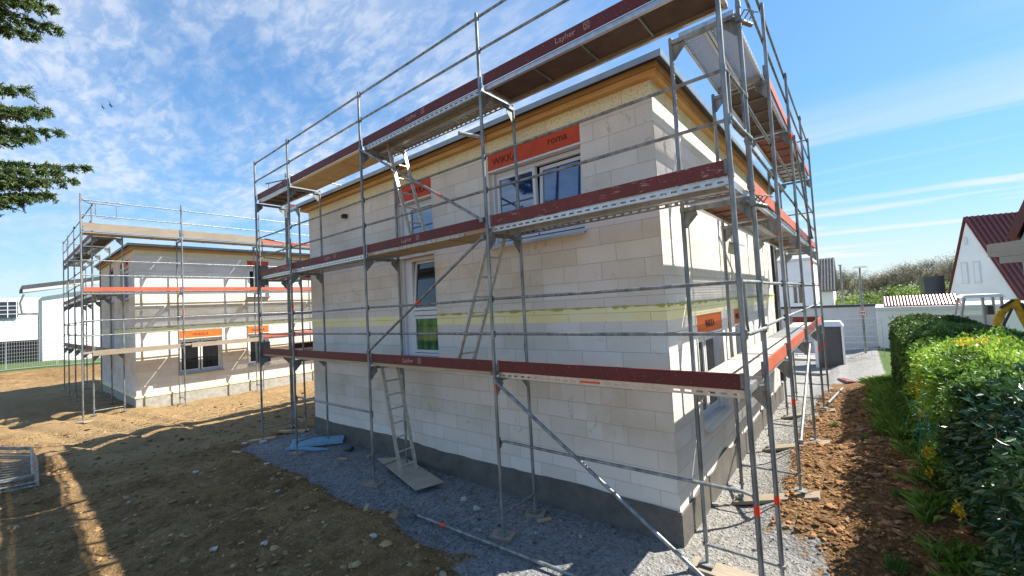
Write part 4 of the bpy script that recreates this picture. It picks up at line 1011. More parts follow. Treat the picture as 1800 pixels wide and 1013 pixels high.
    w.prism([up(A, -.6), up(Bv, -.6), up(Bv, eR), up(mid, ap-.12), up(A, eL-1.0)], D*Ln); w.build('wall', 'plaster_white', root)
    rf = MB(); o = -D*.12
    t = Vector((0, 0, .14))
    a0, a1 = up(mid, ap)+o, up(Bv, eR)+o+(up(Bv, eR)-up(mid, ap)).normalized()*.35
    rf.prism([a0, a1, a1+D*(Ln+.3), a0+D*(Ln+.3)], t)
    b1 = up(A, eL-1.0)+o+(up(A, eL-1.0)-up(mid, ap)).normalized()*.15
    rf.prism([a0, b1, b1+D*(Ln+.3), a0+D*(Ln+.3)], t)
    n = 34
    for i in range(n):
        q = D*((i+.5)*(Ln+.3)/n); rf.tube([a0+t+q, a1+t+q], .095, 8)
    rf = rf.build('roof', 'tile_red', root)
    rows = MB()
    for k in range(1, 20):
        f = k/20; p = a0.lerp(a1, f)+t+Vector((0, 0, .10)); nn = (a1-a0).cross(D).normalized()
        rows.beam(p, p+D*(Ln+.3), .03, .03)
    rows.build('tile_course', 'tile_red', rf)
    nrm = Vector((u.y, -u.x, 0)).normalized()
    for f, z0, z1 in ((.27, 2.9, 4.3), (.45, 2.9, 4.3), (.33, 5.4, 5.9)):
        c = A+u*f; uu = u.normalized(); hw = .15 if z0 < 5 else .07
        mb = MB(); mb.prism([up(c-uu*hw, z0), up(c+uu*hw, z0), up(c+uu*hw, z1), up(c-uu*hw, z1)], nrm*.04); fo = mb.build('window', 'plaster_grey', root)
        mb = MB(); mb.prism([up(c-uu*(hw-.05), z0+.06)+nrm*.041, up(c+uu*(hw-.05), z0+.06)+nrm*.041, up(c+uu*(hw-.05), z1-.06)+nrm*.041, up(c-uu*(hw-.05), z1-.06)+nrm*.041], nrm*.004); mb.build('pane', 'white_pvc', fo)
    mb = MB(); mb.tube([a1+Vector((0, 0, -.02)), a1+D*(Ln+.3)+Vector((0, 0, -.02))], .07, 8); mb.build('gutter', 'steel', root)
    mb = MB(); mb.tube([up(Bv, 1.6)-nrm*.0+D*.6+Vector((.2, -.35, 0)), up(Bv, 1.25)+D*.5+Vector((.12, -.2, 0)), up(Bv, -.5)+D*.5+Vector((.12, -.2, 0))], .045, 8); mb.build('downpipe', 'steel', root)
    # dark shed beside it
    mb = MB(); mb.box(4.55, 5.6, 38, 41, -.8, 3.55); o_ = mb.build('dark_shed', 'solar', origin=(5, 39, -.8), label='black flat-sided box building left of the red roofed house', cat='shed')
    # street lamp and thin pole
    root = thing('street_lamp', (.93, 23.3, -.49), 'grey street lamp with flat twin-arm head and a small framed sign', 'street lamp')
    mb = MB(); mb.tube([(.93, 23.3, -.5), (.95, 23.3, 3.3)], .055, 10); mb.tube([(.95, 23.3, 3.3), (.98, 23.3, 4.05)], .038, 10); mb.build('pole', 'steel', root)
    mb = MB(); mb.hexa([(.68, 23.1, 4.05), (1.3, 23.1, 4.05), (1.3, 23.5, 4.05), (.68, 23.5, 4.05), (.8, 23.2, 4.13), (1.2, 23.2, 4.13), (1.2, 23.4, 4.13), (.8, 23.4, 4.13)]); mb.build('lamp_head', 'machine_grey', root)
    mb = MB(); mb.box(.80, 1.10, 23.19, 23.21, 1.66, 1.92); s = mb.build('sign', 'tape', root)
    mb = MB(); mb.box(.825, 1.075, 23.182, 23.189, 1.69, 1.89); mb.build('sign_face', 'white_pvc', s)
    mb = MB()
    for k in range(3): mb.box(.86+.065*k, .90+.065*k, 23.176, 23.181, 1.74, 1.83)
    mb.build('sign_mark', 'print_dark', s)
    root = thing('utility_pole', (.1, 27.5, -.6), 'thin grey pole left of the street lamp in front of the trees', 'pole')
    mb = MB(); mb.tube([(.1, 27.5, -.6), (.12, 27.5, 4.4)], .045, 8); mb.build('pole', 'steel', root)
    mb = MB(); mb.box(.02, .20, 27.44, 27.56, 4.401, 4.46); mb.build('pole_cap', 'machine_grey', root)
    # wire mesh site fence by the street
    for k in range(3):
        site_fence((-3.6+k*1.75+.02, 22.0), (-1.9+k*1.75, 22.1), gz(0, 22)-.02, 2.0, ('wire mesh site fence panel hidden mostly behind the toilet cabin', 'wire mesh site fence panel just right of the toilet cabin', 'wire mesh site fence panel at the hedge end')[k])
def site_fence(a, b, z, h, label, nx=14, nz=7, wr=.004):
    root = thing('site_fence_panel', ((a[0]+b[0])/2, (a[1]+b[1])/2, z), label, 'fence', 'wire mesh site fence panels')
    A, B = Vector((*a, z)), Vector((*b, z)); U = Vector((0, 0, h))
    mb = MB(); mb.tube([A+U*.05, B+U*.05, B+U, A+U, A+U*.05], .02, 6); mb.build('frame', 'fence_wire', root)
    mb = MB()
    for i in range(1, nx): p = A.lerp(B, i/nx); mb.tube([p+U*.05, p+U], wr, 3)
    for i in range(1, nz): q = U*(i/nz); mb.tube([A+q, B+q], wr*1.5, 3)
    mb.build('mesh', 'fence_wire', root)
street_objects()

def excavator():
    z = gz(4, 14.4)+.15; DX = -.12
    root = thing('mini_excavator', (4.0, 14.5, z), 'yellow mini excavator with grey cab half hidden behind the hedge', 'excavator')
    for y in (13.9, 15.0):
        mb = MB(); P = [(3.0, z+.05), (3.12, z), (4.6, z), (4.75, z+.06), (4.8, z+.24), (4.7, z+.40), (4.58, z+.45), (3.12, z+.45), (3.0, z+.38), (2.94, z+.22)]
        mb.prism([(x, y, q) for x, q in P], (0, .3, 0)); mb.build('track', 'machine_dark', root)
    mb = MB(); mb.hexa([(3.0, 13.95, z+.5), (4.7, 13.95, z+.5), (4.7, 15.25, z+.5), (3.0, 15.25, z+.5), (3.05, 14.0, z+1.15), (4.6, 14.0, z+1.15), (4.6, 15.2, z+1.15), (3.05, 15.2, z+1.15)]); mb.build('body', 'machine_yellow', root)
    # cab: pillars, roof, panes
    mb = MB(); x0, x1, y0, y1, za, zb = 3.18, 4.02, 14.1, 15.1, z+1.16, z+2.42
    for x, y, xx in ((x0, y0, x0+.10), (x1, y0, x1), (x0, y1, x0+.10), (x1, y1, x1), ((x0+x1)/2+.05, y0, (x0+x1)/2+.05)):
        mb = MB(); mb.tube([(x, y, za), (x, y, za+.7), (xx, y, zb)], .035, 8); mb.build('cab_pillar', 'machine_grey', root)
    mb = MB(); mb.hexa([(x0+.02, y0-.06, zb), (x1+.08, y0-.06, zb), (x1+.08, y1+.06, zb), (x0+.02, y1+.06, zb), (x0+.12, y0, zb+.09), (x1, y0, zb+.09), (x1, y1, zb+.09), (x0+.12, y1, zb+.09)]); mb.build('cab_roof', 'plaster_white', root)
    mb = MB(); mb.box(x0+.04, x1-.02, y0-.004, y0+.004, za, za+.75); mb.build('cab_door', 'plaster_white', root)
    mb = MB(); mb.box(3.5, 3.85, 14.4, 14.85, za, za+.65); mb.box(3.78, 3.9, 14.4, 14.85, za+.3, za+1.0); mb.build('seat', 'machine_dark', root)
    # boom, dipper and bucket folded to the right
    mb = MB(); y = 13.75
    def arm(pts, w, t):
        for a, b in zip(pts, pts[1:]): mb.beam((a[0], y, a[1]), (b[0], y, b[1]), w, t)
    arm([(3.84, z+.9), (3.82, z+1.70), (3.95, z+2.02), (4.20, z+2.22)], .11, .16); mb.build('boom', 'machine_yellow', root)
    mb = MB(); arm([(4.20, z+2.36), (4.33, z+1.8), (4.48, z+1.3)], .13, .16); mb.build('dipper_arm', 'machine_yellow', root)
    mb = MB(); mb.tube([(3.92, y-.1, z+1.6), (4.12, y-.1, z+2.1)], .03, 8); mb.tube([(3.9, y-.1, z+2.12), (4.16, y-.1, z+2.34)], .035, 8); mb.tube([(4.30, y-.1, z+2.25), (4.48, y-.1, z+1.6)], .03, 8); mb.build('hydraulic_ram', 'machine_dark', root)
    mb = MB(); mb.prism([(4.5, y-.25, z+1.3), (4.85, y-.25, z+1.25), (4.9, y-.25, z+.9), (4.6, y-.25, z+.8), (4.45, y-.25, z+1.0)], (0, .5, 0)); mb.build('bucket', 'machine_dark', root)
excavator()

def neighbour():
    # pale gabled house at the right edge with a projecting timber balcony beam
    root = thing('neighbour_house', (5.6, 11, 0), 'pale green gabled house cut off by the right edge of the photo', 'house')
    mb = MB(); A = Vector((3.95, 11.4, .3)); B = Vector((7.5, 10.2, .3)); t = Vector((.35, 1, 0)).normalized()*6
    mb.prism([A, B, B+Vector((0, 0, 9)), A+Vector((1.6, -.5, 8.0)), A+Vector((0, 0, 3.7))], t); mb.build('wall', 'plaster_green', root)
    a, b = A+Vector((-.06, 0, 3.72)), A+Vector((1.62, -.52, 8.2)); d = (b-a)
    mb = MB(); s = -t.normalized()*.14
    mb.prism([a+s, b+s, b+s+Vector((-.14, .04, .06)), a+s+Vector((-.14, .04, .06))], t*1.03); mb.build('roof', 'tile_red', root)
    root = thing('timber_beam', (3.6, 9.4, 3.4), 'weathered pale stepped beam end projecting at the right edge', 'beam')
    d = Vector((1, -.12, 0)).normalized(); s = Vector((.12, 1, 0)).normalized()*.22
    P = lambda u, z: Vector((3.10, 9.51, z))+d*u
    mb = MB(); mb.prism([P(0, 3.60), P(.12, 3.58), P(3.2, 3.60), P(3.2, 4.06), P(.0, 3.87)], s); mb.build('upper_beam', 'timber_grey2', root)
    mb = MB(); mb.prism([P(.16, 3.43), P(3.2, 3.46), P(3.2, 3.598), P(.16, 3.575)], s*.8); mb.build('lower_beam', 'timber_grey2', root)
m_wood('timber_grey2', (.50, .46, .38), (.42, .38, .31), (.34, .31, .25))
neighbour()

def left_background():
    z = gz(-51, -2)
    root = thing('white_hall', (-52, 2, z), 'tall white building with dark sloping roof edge behind the left scaffold', 'building')
    mb = MB(); mb.prism([(-51.1, -1.9, z-.1), (-50.6, 9, z-.1), (-50.6, 9, 8.2), (-51.1, -1.9, 5.9)], (-5, 0, 0)); mb.build('wall', 'plaster_white', root)
    mb = MB(); mb.prism([(-50.5, -3.0, 6.50), (-50.0, 9.5, 8.75), (-50.0, 9.5, 9.05), (-50.5, -3.0, 6.80)], (-6, 0, 0)); rf = mb.build('roof', 'roof_felt', root)
    mb = MB(); mb.prism([(-50.55, -2.95, 6.25), (-50.1, 9.5, 8.3), (-50.05, 9.45, 8.74), (-50.52, -2.95, 6.49)], (-.5, 0, 0)); mb.build('fascia', 'plaster_grey', rf)
    mb = MB(); mb.tube([(-50.5, -2.9, 6.1), (-50.5, -3.1, 5.4), (-50.6, -3.0, 4.6), (-50.9, -2.1, 4.4), (-50.9, -2.1, z)], .06, 8); mb.build('downpipe', 'steel_dark', root)
    z = gz(-60, -4)
    root = thing('neighbour_annex', (-60, -4, z), 'low white building with a gridded panel window at the far left edge', 'building')
    mb = MB(); mb.box(-72.000, -65.200, -14, -1.2, z-.1, 5.0); mb.build('wall', 'plaster_white', root)
    mb = MB(); mb.box(-72.000, -65.100, -14, -1.1, 5.001, 6.6); mb.build('attic', 'plaster_grey', root)
    mb = MB(); mb.box(-65.095, -65.000, -6.5, -2.9, 4.6, 6.2); f = mb.build('window', 'solar', root)
    for k in range(7): mb = MB(); mb.box(-64.999, -64.960, -6.5+k*.58, -6.44+k*.58, 4.6, 6.2); mb.build('glazing_bar', 'white_pvc', f)
    for k in range(3): mb = MB(); mb.box(-64.998, -64.965, -6.5, -2.9, 4.95+k*.4, 5.0+k*.4); mb.build('glazing_bar', 'white_pvc', f)
    mb = MB(); mb.box(-58.6, -57.9, -14, -1.6, z-.1, z+1.75); mb.build('garden_wall', 'machine_dark', origin=(-58, -7, z), label='dark low garden wall behind the left mesh fence', cat='wall')
    labs = ['wire mesh site fence panel at the far left edge', 'second wire mesh site fence panel from the left edge', 'third wire mesh site fence panel in front of the white hall', 'fourth wire mesh site fence panel before the distant scaffold', 'rightmost far wire mesh site fence panel behind the distant scaffold']
    for k in range(5):
        y = -6.1+k*2.2; site_fence((-41+.12*k, y), (-41+.12*(k+1), y+2.15), gz(-41, y)-.02, 2.0, labs[k], 20, 9, .010)
left_background()

# ------------------------------------------------------------------ foliage
def leaf_cloud(P, Nrm, size, aspect, tones, seed, droop=.3, fold=0):
    """diamond leaves at points P; returns V, F(4), C"""
    r = np.random.RandomState(seed); n = len(P)
    d = r.normal(size=(n, 3)); d = d*.75+Nrm*.9; d[:, 2] -= droop; d /= np.linalg.norm(d, axis=1)[:, None]
    s = np.cross(d, r.normal(size=(n, 3))+np.array([0, 0, 1.2])); s /= np.linalg.norm(s, axis=1)[:, None]+1e-9
    up = np.cross(s, d)
    L = (size*r.uniform(.6, 1.25, n))[:, None]; w = L*aspect
    V = np.stack([P, P+d*L*.45+s*w+up*L*.06, P+d*L-up*L*.08, P+d*L*.45-s*w+up*L*.06], 1)
    return V.reshape(-1, 3), np.arange(n*4).reshape(-1, 4), np.repeat(tones, 4, 0)
def tone_mix(n, cols, r, clump=None):
    c = np.array(cols); t = r.rand(n)*(len(c)-1) if clump is None else np.clip(clump*(len(c)-1)+r.normal(0, .35, n), 0, len(c)-1.001)
    i = t.astype(int); f = (t-i)[:, None]; return (c[i]*(1-f)+c[np.minimum(i+1, len(c)-1)]*f)*r.uniform(.8, 1.2, (n, 1))
def surface_points(kind, n, r, x0, x1, y0, y1, zt, seed, round_=.25, lump=.12):
    """points on the left face, the near end and the top of a bushy block with lumpy relief"""
    a_side = (y1-y0)*2.0; a_top = (x1-x0)*(y1-y0); a_end = (x1-x0)*2.0; a_far = a_end*.7
    q = r.rand(n)*(a_side+a_top+a_end+a_far); u = r.rand(n); v = r.rand(n)
    side = q < a_side; top = (q >= a_side) & (q < a_side+a_top); end = (q >= a_side+a_top) & (q < a_side+a_top+a_end)
    far = q >= a_side+a_top+a_end
    X = np.where(side, x0, x0+(x1-x0)*u); Y = np.where(side | top, y0+(y1-y0)*v, np.where(far, y1, y0)); 
    Z = np.where(top, 1.0, np.where(side, u, v))
    zb = height(X, Y)
    Zz = zb+(zt(X, Y)-zb)*Z
    N = np.zeros((n, 3)); N[side] = (-1, 0, .15); N[top] = (0, 0, 1); N[end] = (0, -1, .15); N[far] = (0, 1, .15)
    l = fbm(Y*1.0+seed, Zz*1.0+X, 1.7, 3)*2*lump+fbm(Y+seed, Zz+X*1.3, 5, 2)*lump
    # round the shoulders
    e = np.clip((Z-.72)/.28, 0, 1)
    X = X+np.where(side, e**2*round_, 0); ex = np.clip(1-(X-x0)/.45, 0, 1); Zz = np.where(top, Zz-ex**2*round_*.8, Zz)
    P = np.stack([X, Y, Zz], 1)+N*l[:, None]
    return P, N, l
def bush(name, x0, x1, y0, y1, zt, n, size, aspect, cols, material, seed, label, cat, depth=.18, lump=.12, droop=.2, corec=(.012, .02, .008), group=None, round_=.25):
    r = np.random.RandomState(seed)
    root = thing(name, ((x0+x1)/2, (y0+y1)/2, gz((x0+x1)/2, (y0+y1)/2)), label, cat, group)
    P, N, l = surface_points(0, n, r, x0, x1, y0, y1, zt, seed, round_, lump)
    P = P-N*(r.rand(n, 1)**1.5)*depth
    cl = np.clip(.5+fbm(P[:, 1]*1.3+9, P[:, 2]*1.3+P[:, 0], 2.2, 3)*2.2, 0, 1)
    V, F, C = leaf_cloud(P, N, size, aspect, tone_mix(n, cols, r, cl), seed+1, droop)
    attr_mesh('foliage', V, F, C, material, parent=root)
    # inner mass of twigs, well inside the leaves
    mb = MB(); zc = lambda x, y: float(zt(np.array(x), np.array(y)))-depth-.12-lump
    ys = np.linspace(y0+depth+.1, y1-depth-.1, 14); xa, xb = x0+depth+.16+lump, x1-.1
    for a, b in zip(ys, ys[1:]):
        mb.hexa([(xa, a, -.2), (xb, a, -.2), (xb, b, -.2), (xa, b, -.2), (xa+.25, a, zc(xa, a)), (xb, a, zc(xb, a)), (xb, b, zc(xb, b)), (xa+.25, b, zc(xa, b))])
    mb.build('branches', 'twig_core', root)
    return root
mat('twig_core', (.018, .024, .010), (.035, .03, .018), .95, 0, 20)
def hedges():
    flat = lambda h: (lambda x, y: h+.16*fbm(np.asarray(x, float)*1.0, np.asarray(y, float), 1.2, 3)*2-.55*sst(np.asarray(x, float), 2.3, 3.9))
    GR = [(.03, .065, .015), (.055, .115, .025), (.09, .17, .035), (.14, .24, .05)]
    bush('clipped_hedge', 1.42, 3.9, 6.8, 11.2, flat(2.24), 42000, .055, .38, GR, 'leaf', 31, 'far clipped dark green hedge block with flat rounded top', 'hedge', .10, .05, .1, round_=.3)
    BG = [(.08, .16, .022), (.16, .30, .035), (.28, .45, .055), (.40, .56, .09)]
    bush('bright_shrub', 1.46, 4.0, 3.4, 6.9, flat(2.14), 26000, .065, .34, BG, 'leaf', 37, 'bright yellow-green leafy shrub in front of the clipped hedge', 'shrub', .3, .24, .0)
    MG = [(.03, .07, .015), (.06, .14, .025), (.11, .23, .04), (.20, .33, .07)]
    bush('mixed_shrub', 1.52, 3.5, 2.3, 3.6, flat(2.04), 15000, .06, .3, MG, 'leaf', 41, 'loose green shrub with thin leaves between bright shrub and laurel', 'shrub', .3, .24, .1)
    LG = [(.010, .032, .014), (.02, .06, .022), (.035, .095, .03), (.07, .15, .04)]
    bush('laurel_hedge', 1.62, 3.4, -.2, 2.6, flat(2.02), 13000, .115, .20, LG, 'leaf_glossy', 43, 'dark glossy long-leaved laurel bush beside the soil bank', 'hedge', .34, .24, .5)
    bush('broadleaf_shrub', 1.95, 3.4, -1.6, .25, flat(2.1), 14000, .06, .36, MG, 'leaf', 47, 'mid-green small-leaved shrub nearest the camera at the right edge', 'shrub', .32, .24, .1)
    # yellow flower sprays
    r = np.random.RandomState(50)
    for i, (x, y, z, s, n, lab) in enumerate([(2.15, 4.7, 2.18, .19, 480, 'large yellow blossom spray on top of the bright shrub'), (1.42, 4.1, 1.62, .13, 150, 'upper yellow blossom tuft on the shaded shrub side'), (1.40, 3.75, 1.30, .06, 60, 'small yellow blossom tuft just below the upper one'),
                                         (1.38, 3.25, .92, .07, 90, 'yellow blossom tuft left of the green net'), (1.36, 3.05, .72, .05, 50, 'lowest small yellow blossom tuft near the green net'), (1.45, 1.65, .86, .07, 100, 'yellow blossom cluster low beside the laurel leaves')]):
        P = np.array([x, y, z])+r.normal(size=(n, 3))*s*np.array([1.1 if i == 0 else .5, 1.0, .28 if i == 0 else .8])*.6
        V, F, C = leaf_cloud(P, np.tile([0., 0, .6], (n, 1)), .032, .45, tone_mix(n, [(.45, .27, .01), (.70, .50, .02), (.80, .66, .08)], r), 60+i, 0)
        attr_mesh('yellow_blossom', V, F, C, 'petal', origin=(x, y, z), label=lab, cat='blossom')
    # green net caught in the hedge
    mb = MB(); rr = random.Random(4); c = Vector((1.36, 3.05, 1.32))
    for k in range(46):
        a = c+Vector((rr.gauss(0, .05), rr.gauss(0, .09), rr.gauss(0, .10))); b = a+Vector((rr.gauss(0, .06), rr.gauss(0, .07), rr.gauss(0, .08))); d = b+Vector((rr.gauss(0, .05), rr.gauss(0, .06), rr.gauss(0, .07)))
        mb.tube([a, b, d], .004, 4)
    mb.tube([c+Vector((-.02, .05, 0)), c+Vector((-.06, -.1, -.2)), c+Vector((-.08, -.2, -.36))], .006, 5)
    mb.build('garden_net', 'net_green', origin=c, label='tangle of green netting caught in the hedge side', cat='net')
    # tall grass along the hedge foot
    n = 26000; x = 1.25+np.abs(r.normal(0, .20, n))*np.where(r.rand(n) < .4, -1, 1)*.9+.05; y = r.uniform(-.6, 12.5, n)
    cl = fbm(x, y, 2.5, 2); k = ((cl > .16) & (y < 5) & (x > 1.22) & (x < 1.7)) | ((y > 5) & (x > 1.0-.35*cl*3-.05*(y-5))); x, y = x[k], y[k]; n = len(x)
    P = np.stack([x, y, height(x, y)-.01], 1); hgt = r.uniform(.08, .30, n)*np.where(y > 5, 1.1, .9)
    dx = r.normal(0, .35, (n, 2)); d = np.stack([dx[:, 0]-.2, dx[:, 1], np.ones(n)], 1); d /= np.linalg.norm(d, axis=1)[:, None]
    s = np.stack([-d[:, 1], d[:, 0], np.zeros(n)], 1)+r.normal(0, .3, (n, 3)); s /= np.linalg.norm(s, axis=1)[:, None]
    h = hgt[:, None]; bend = np.stack([dx[:, 0], dx[:, 1], -np.abs(dx[:, 0])*.5], 1)*h*.5
    V = np.stack([P-s*.0025, P+s*.0025, P+d*h*.6+s*.002, P+d*h+bend], 1).reshape(-1, 3)
    attr_mesh('grass', V, np.arange(n*4).reshape(-1, 4), np.repeat(tone_mix(n, [(.07, .15, .02), (.12, .25, .035), (.20, .36, .06), (.30, .34, .12)], r), 4, 0), 'leaf', kind='stuff')
hedges()

def weeds():
    r = np.random.RandomState(77)
    for i, (x, y, s, lab) in enumerate([(.95, 1.6, .22, 'grass tuft nearest the camera at the laurel foot'), (.75, 5.2, .12, 'small weed tuft on the brown soil bank'), (.30, 6.4, .14, 'green weed tuft beside a side scaffold foot'), (1.05, 2.7, .15, 'grass tuft on the soil below the green net')]):
        n = 220; a = r.uniform(0, 6.28, n); P = np.stack([x+np.cos(a)*s*.4*r.rand(n), y+np.sin(a)*s*.4*r.rand(n), np.full(n, gz(x, y)-.01)], 1)
        V, F, C = leaf_cloud(P, np.tile([0., 0, 1.3], (n, 1)), s*.8, .025, tone_mix(n, [(.06, .13, .02), (.14, .26, .05)], r), 80+i, 0)
        attr_mesh('weed', V, F, C, 'leaf', origin=(x, y, gz(x, y)), label=lab, cat='weed')
weeds()

def conifer():
    """needle branches of a conifer whose trunk stands just outside the left edge"""
    r = np.random.RandomState(8)
    bx, by = -8.0, -6.6; zg = 0
    root = thing('conifer', (bx, by, zg), 'conifer branches with blue-green needles reaching in at the upper left', 'tree')
    mb = MB(); mb.tube([(bx, by, 0), (bx+.02, by, 4), (bx, by+.05, 9)], [.2, .15, .06], 10); mb.build('trunk', 'bark', root)
    S = MB(); pts = []; nr = []
    def twig(a, b, thick, dens):
        S.tube([a, b], [thick, thick*.4], 5, False)
        L = (b-a).length; n = int(L*dens)
        for k in range(n):
            t = r.rand(); p = a.lerp(b, t); d = (b-a).normalized(); side = Vector(r.normal(size=3)); side = (side-d*side.dot(d)).normalized()
            pts.append(tuple(p)); nr.append(tuple(d*.9+side*.8))
    # limbs end where the photo shows their tips
    tips = [((-7.66, -3.86, 7.62), 8.4), ((-7.9, -3.78, 7.48), 8.1), ((-7.57, -4.02, 7.12), 7.7), ((-7.2, -4.05, 7.35), 8.0),
            ((-7.5, -4.12, 6.28), 6.6), ((-7.6, -3.92, 6.10), 6.3), ((-7.65, -3.80, 5.86), 6.1), ((-7.3, -4.0, 5.95), 6.2),
            ((-7.9, -3.52, 5.48), 5.7), ((-7.75, -3.66, 5.22), 5.4), ((-7.5, -3.90, 4.92), 5.1), ((-7.3, -3.85, 5.2), 5.5), ((-7.8, -3.95, 4.98), 5.2), ((-7.3, -4.1, 4.8), 5.0), ((-7.42, -4.08, 5.62), 5.9), ((-7.35, -4.0, 7.6), 8.3), ((-7.3, -4.0, 5.05), 5.3)]
    for (tp, z0) in tips:
        a = Vector((bx, by, z0)); b = Vector(tp); prev = a; N_ = 20
        for i in range(1, N_+1):
            t = i/N_; p = a.lerp(b, t)+Vector((0, 0, -.25*math.sin(t*math.pi)))
            S.tube([prev, p], [.028*(1-t)+.006]*2, 6, False)
            if t > .15:
                for s in (-1, 1, 1, -1, 1, -1, -1, 1):
                    d = (b-a).normalized(); q = d.cross(Vector((0, 0, 1))).normalized()*s
                    L = (.40*(1-t)+.13)*r.uniform(.6, 1.2); e = p+(q*.75+d*r.uniform(.6, 1.1)+Vector((0, 0, r.uniform(-.35, .2)))).normalized()*L
                    twig(p, e, .006, 150)
                    for m in range(3):
                        tt = r.uniform(.25, .9); f = p.lerp(e, tt); g = f+((e-p).normalized()*.7+Vector(r.normal(size=3))*.45+Vector((0, 0, -.25)))*L*.38
                        twig(f, g, .004, 190)
            prev = p
    S.build('limbs', 'bark', root, weld=False)
    P = np.array(pts); N = np.array(nr); n = len(P)
    V, F, C = leaf_cloud(P, N, .046, .15, tone_mix(n, [(.04, .08, .03), (.08, .15, .05), (.15, .23, .07), (.24, .31, .10)], r), 9, .1)
    attr_mesh('foliage', V, F, C, 'needle', parent=root)
    print('needles', n)
conifer()

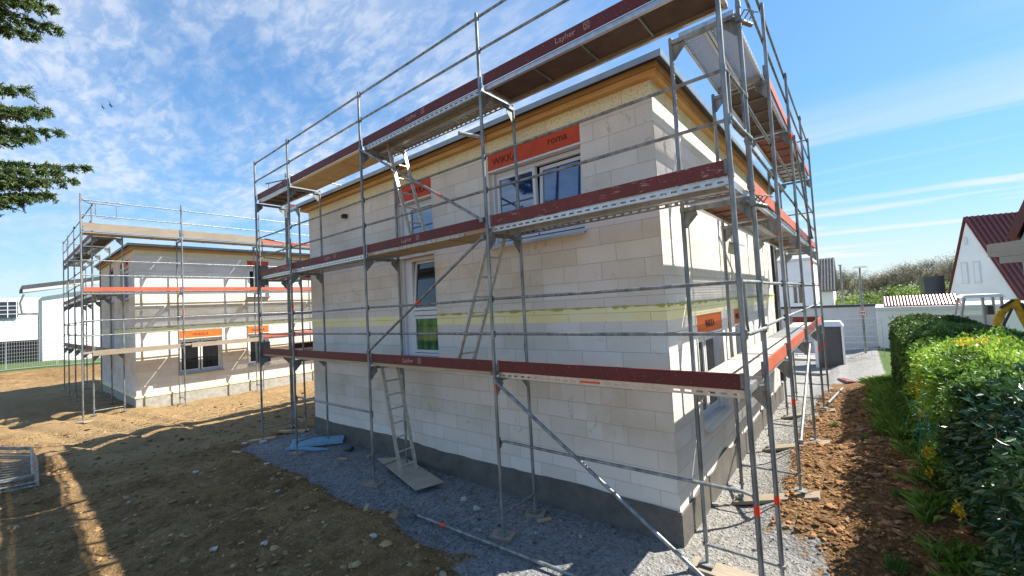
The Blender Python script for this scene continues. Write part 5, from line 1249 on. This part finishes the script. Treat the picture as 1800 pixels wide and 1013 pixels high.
def far_trees():
    """bare and budding trees beyond the street"""
    protos = []
    def grow(seed, H, spread, depth, leafc=None, nleaf=0):
        rr = random.Random(seed); mb = MB(); ends = []
        def br(p, d, L, rad, k):
            q = p+d*L; mid = p.lerp(q, .5)+Vector((rr.gauss(0, .04), rr.gauss(0, .04), 0))*L
            mb.tube([p, mid, q], [rad, rad*.8, rad*.62], 5 if k > 2 else 3, False)
            if k == 0: ends.append(q); return
            for j in range(rr.choice((3, 3, 4)) if k > 1 else 4):
                a = rr.uniform(0, 6.28); t = rr.uniform(.35, .75)*spread
                o = d.orthogonal().normalized(); o2 = d.cross(o)
                nd = (d+(o*math.cos(a)+o2*math.sin(a))*t+Vector((0, 0, .12))).normalized()
                br(q if j else mid.lerp(q, .6), nd, L*rr.uniform(.62, .82), rad*.58, k-1)
            ends.append(q)
        br(Vector((0, 0, -.5)), Vector((0, 0, 1)), H*.28, H*.018, depth)
        return mb, ends
    bare = []
    for s in (1, 2, 3):
        root = thing('bare_tree', (0, 0, 0), 'x', 'tree', 'bare trees on the skyline')
        mb, ends = grow(s, 11.5, 1.0, 5); mb.build('trunk_and_branches', 'bark_pale', root, weld=False)
        r = np.random.RandomState(s); E = np.array([tuple(e) for e in ends]); E = E[E[:, 2] > 3]
        n = 2600; P = E[r.randint(0, len(E), n)]+r.normal(0, .28, (n, 3))
        V, F, C = leaf_cloud(P, np.tile([0., 0, .5], (n, 1)), .30, .07, tone_mix(n, [(.15, .13, .08), (.22, .19, .12), (.24, .25, .12)], r), s, 0)
        attr_mesh('crown', V, F, C, 'leaf', parent=root); bare.append(root)
    lush = []
    for s in (11, 12):
        root = thing('budding_tree', (0, 0, 0), 'x', 'tree', 'fresh green trees below the skyline')
        mb, ends = grow(s, 5.2, 1.15, 4); mb.build('trunk_and_branches', 'bark', root, weld=False)
        r = np.random.RandomState(s); E = np.array([tuple(e) for e in ends]); E = E[E[:, 2] > .8]
        n = 6500; P = E[r.randint(0, len(E), n)]+r.normal(0, .33, (n, 3))
        cl = np.clip(.5+fbm(P[:, 0]+5, P[:, 2]+P[:, 1], 1.1, 2)*2, 0, 1)
        V, F, C = leaf_cloud(P, np.tile([0., 0, .3], (n, 1)), .17, .35, tone_mix(n, [(.09, .14, .03), (.18, .27, .05), (.30, .40, .08)], r, cl), s, 0)
        attr_mesh('crown', V, F, C, 'leaf', parent=root); lush.append(root)
    rr = random.Random(3); used = set()
    place = ['behind the white street wall by the grey roof', 'left of the thin utility pole', 'right of the thin utility pole', 'directly behind the street lamp', 'just right of the street lamp head', 'near the middle of the skyline', 'right of the skyline middle', 'tallest on the skyline', 'left of the dark shed', 'behind the dark shed', 'left of the red roof gable', 'in the gap left of the far house', 'behind the garage tiles', 'right end of the row', 'far left of the row', 'behind the tallest tree', 'second from the right end', 'low in the row by the lamp', 'half hidden by its neighbours', 'thin crown in the row centre']
    ang0, ang1 = -3.2, 10.5
    N_ = 20
    for i in range(N_):
        o = bare[i % 3] if i < 3 else copy_tree(bare[i % 3])
        t = (i+.5)/N_; y = rr.uniform(80, 98); x = -10+t*27+rr.uniform(-.7, .7); s = rr.uniform(.82, 1.08)*(.92+.16*t)
        o.location = (x, y, -3.6); o.rotation_euler.z = rr.uniform(0, 6.28); o.scale = (s*1.15, s*1.15, s)
        o['label'] = 'bare spring tree on the skyline, '+place[i]
    pl2 = ['behind the white wall coping', 'between the two thin poles', 'just right of the street lamp', 'beside the pale far roof', 'right of the pale far roof', 'largest, left of the dark shed', 'in front of the dark shed', 'left of the garage tiles', 'above the garage tiles', 'far left by the grey roof', 'behind the pale far roof', 'right end by the shed']
    for i in range(12):
        o = lush[i % 2] if i < 2 else copy_tree(lush[i % 2])
        t = (i+.5)/12; y = rr.uniform(42, 62); x = -2.5+t*11.5+rr.uniform(-.4, .4); s = rr.uniform(.66, .90)*(.9+.3*t)
        o.location = (x, y, -.9); o.rotation_euler.z = rr.uniform(0, 6.28); o.scale = (s*1.25, s*1.25, s)
        o['label'] = 'fresh green budding tree '+pl2[i]
    # far low house among the trees
    root = thing('far_house', (3.4, 74, -3), 'tiny pale-roofed house among the far trees', 'house')
    mb = MB(); mb.box(2.0, 6.2, 72, 78, -3, -.3); mb.build('wall', 'plaster_white', root)
    mb = MB(); mb.prism([(1.8, 71.6, -.4), (6.4, 71.6, -.4), (6.0, 75, 1.2), (2.2, 75, 1.2)], (0, 0, .1)); mb.prism([(1.8, 78.4, -.4), (6.4, 78.4, -.4), (6.0, 75, 1.2), (2.2, 75, 1.2)], (0, 0, .1)); mb.build('roof', 'concrete', root)
    # wooded hill behind the row
    xs = np.linspace(-120, 120, 90); ys = np.linspace(120, 260, 20); gx, gy = np.meshgrid(xs, ys); x, y = gx.ravel(), gy.ravel()
    h = -2.5+sst(y, 120, 200)*9+fbm(x, y, .03, 3)*5+fbm(x, y, .25, 2)*2.5
    i = (np.arange(89)[None, :]+np.arange(19)[:, None]*90).ravel(); F = np.stack([i, i+1, i+91, i+90], 1)
    r = np.random.RandomState(2); attr_mesh('hills', np.stack([x, y, h], 1), F, tone_mix(len(x), [(.12, .14, .07), (.18, .18, .10), (.14, .20, .07)], r), 'stone', smooth=True, kind='structure')
far_trees()

def birds():
    for i, (p, s, lab) in enumerate([((-28.9, -.45, 14.75), .30, 'tiny dark bird gliding in the sky, right of the pair'), ((-28.9, -.75, 14.55), .24, 'tiny dark bird gliding in the sky, left of the pair')]):
        p = Vector(p); mb = MB(); d = Vector((.3, .8, -.4)).normalized(); w = Vector((.5, -.2, .3)).normalized()
        mb.tube([p-d*s*.35, p-d*s*.1, p+d*s*.2, p+d*s*.4], [.01, s*.11, s*.09, .01], 6)
        for q in (-1, 1): mb.prism([p+d*s*.12, p-d*s*.1, p-d*s*.15+w*s*q*.9+Vector((0, 0, s*.2))], (0, 0, .012))
        mb.build('bird', 'bird_dark', origin=p, label=lab, cat='bird')
birds()
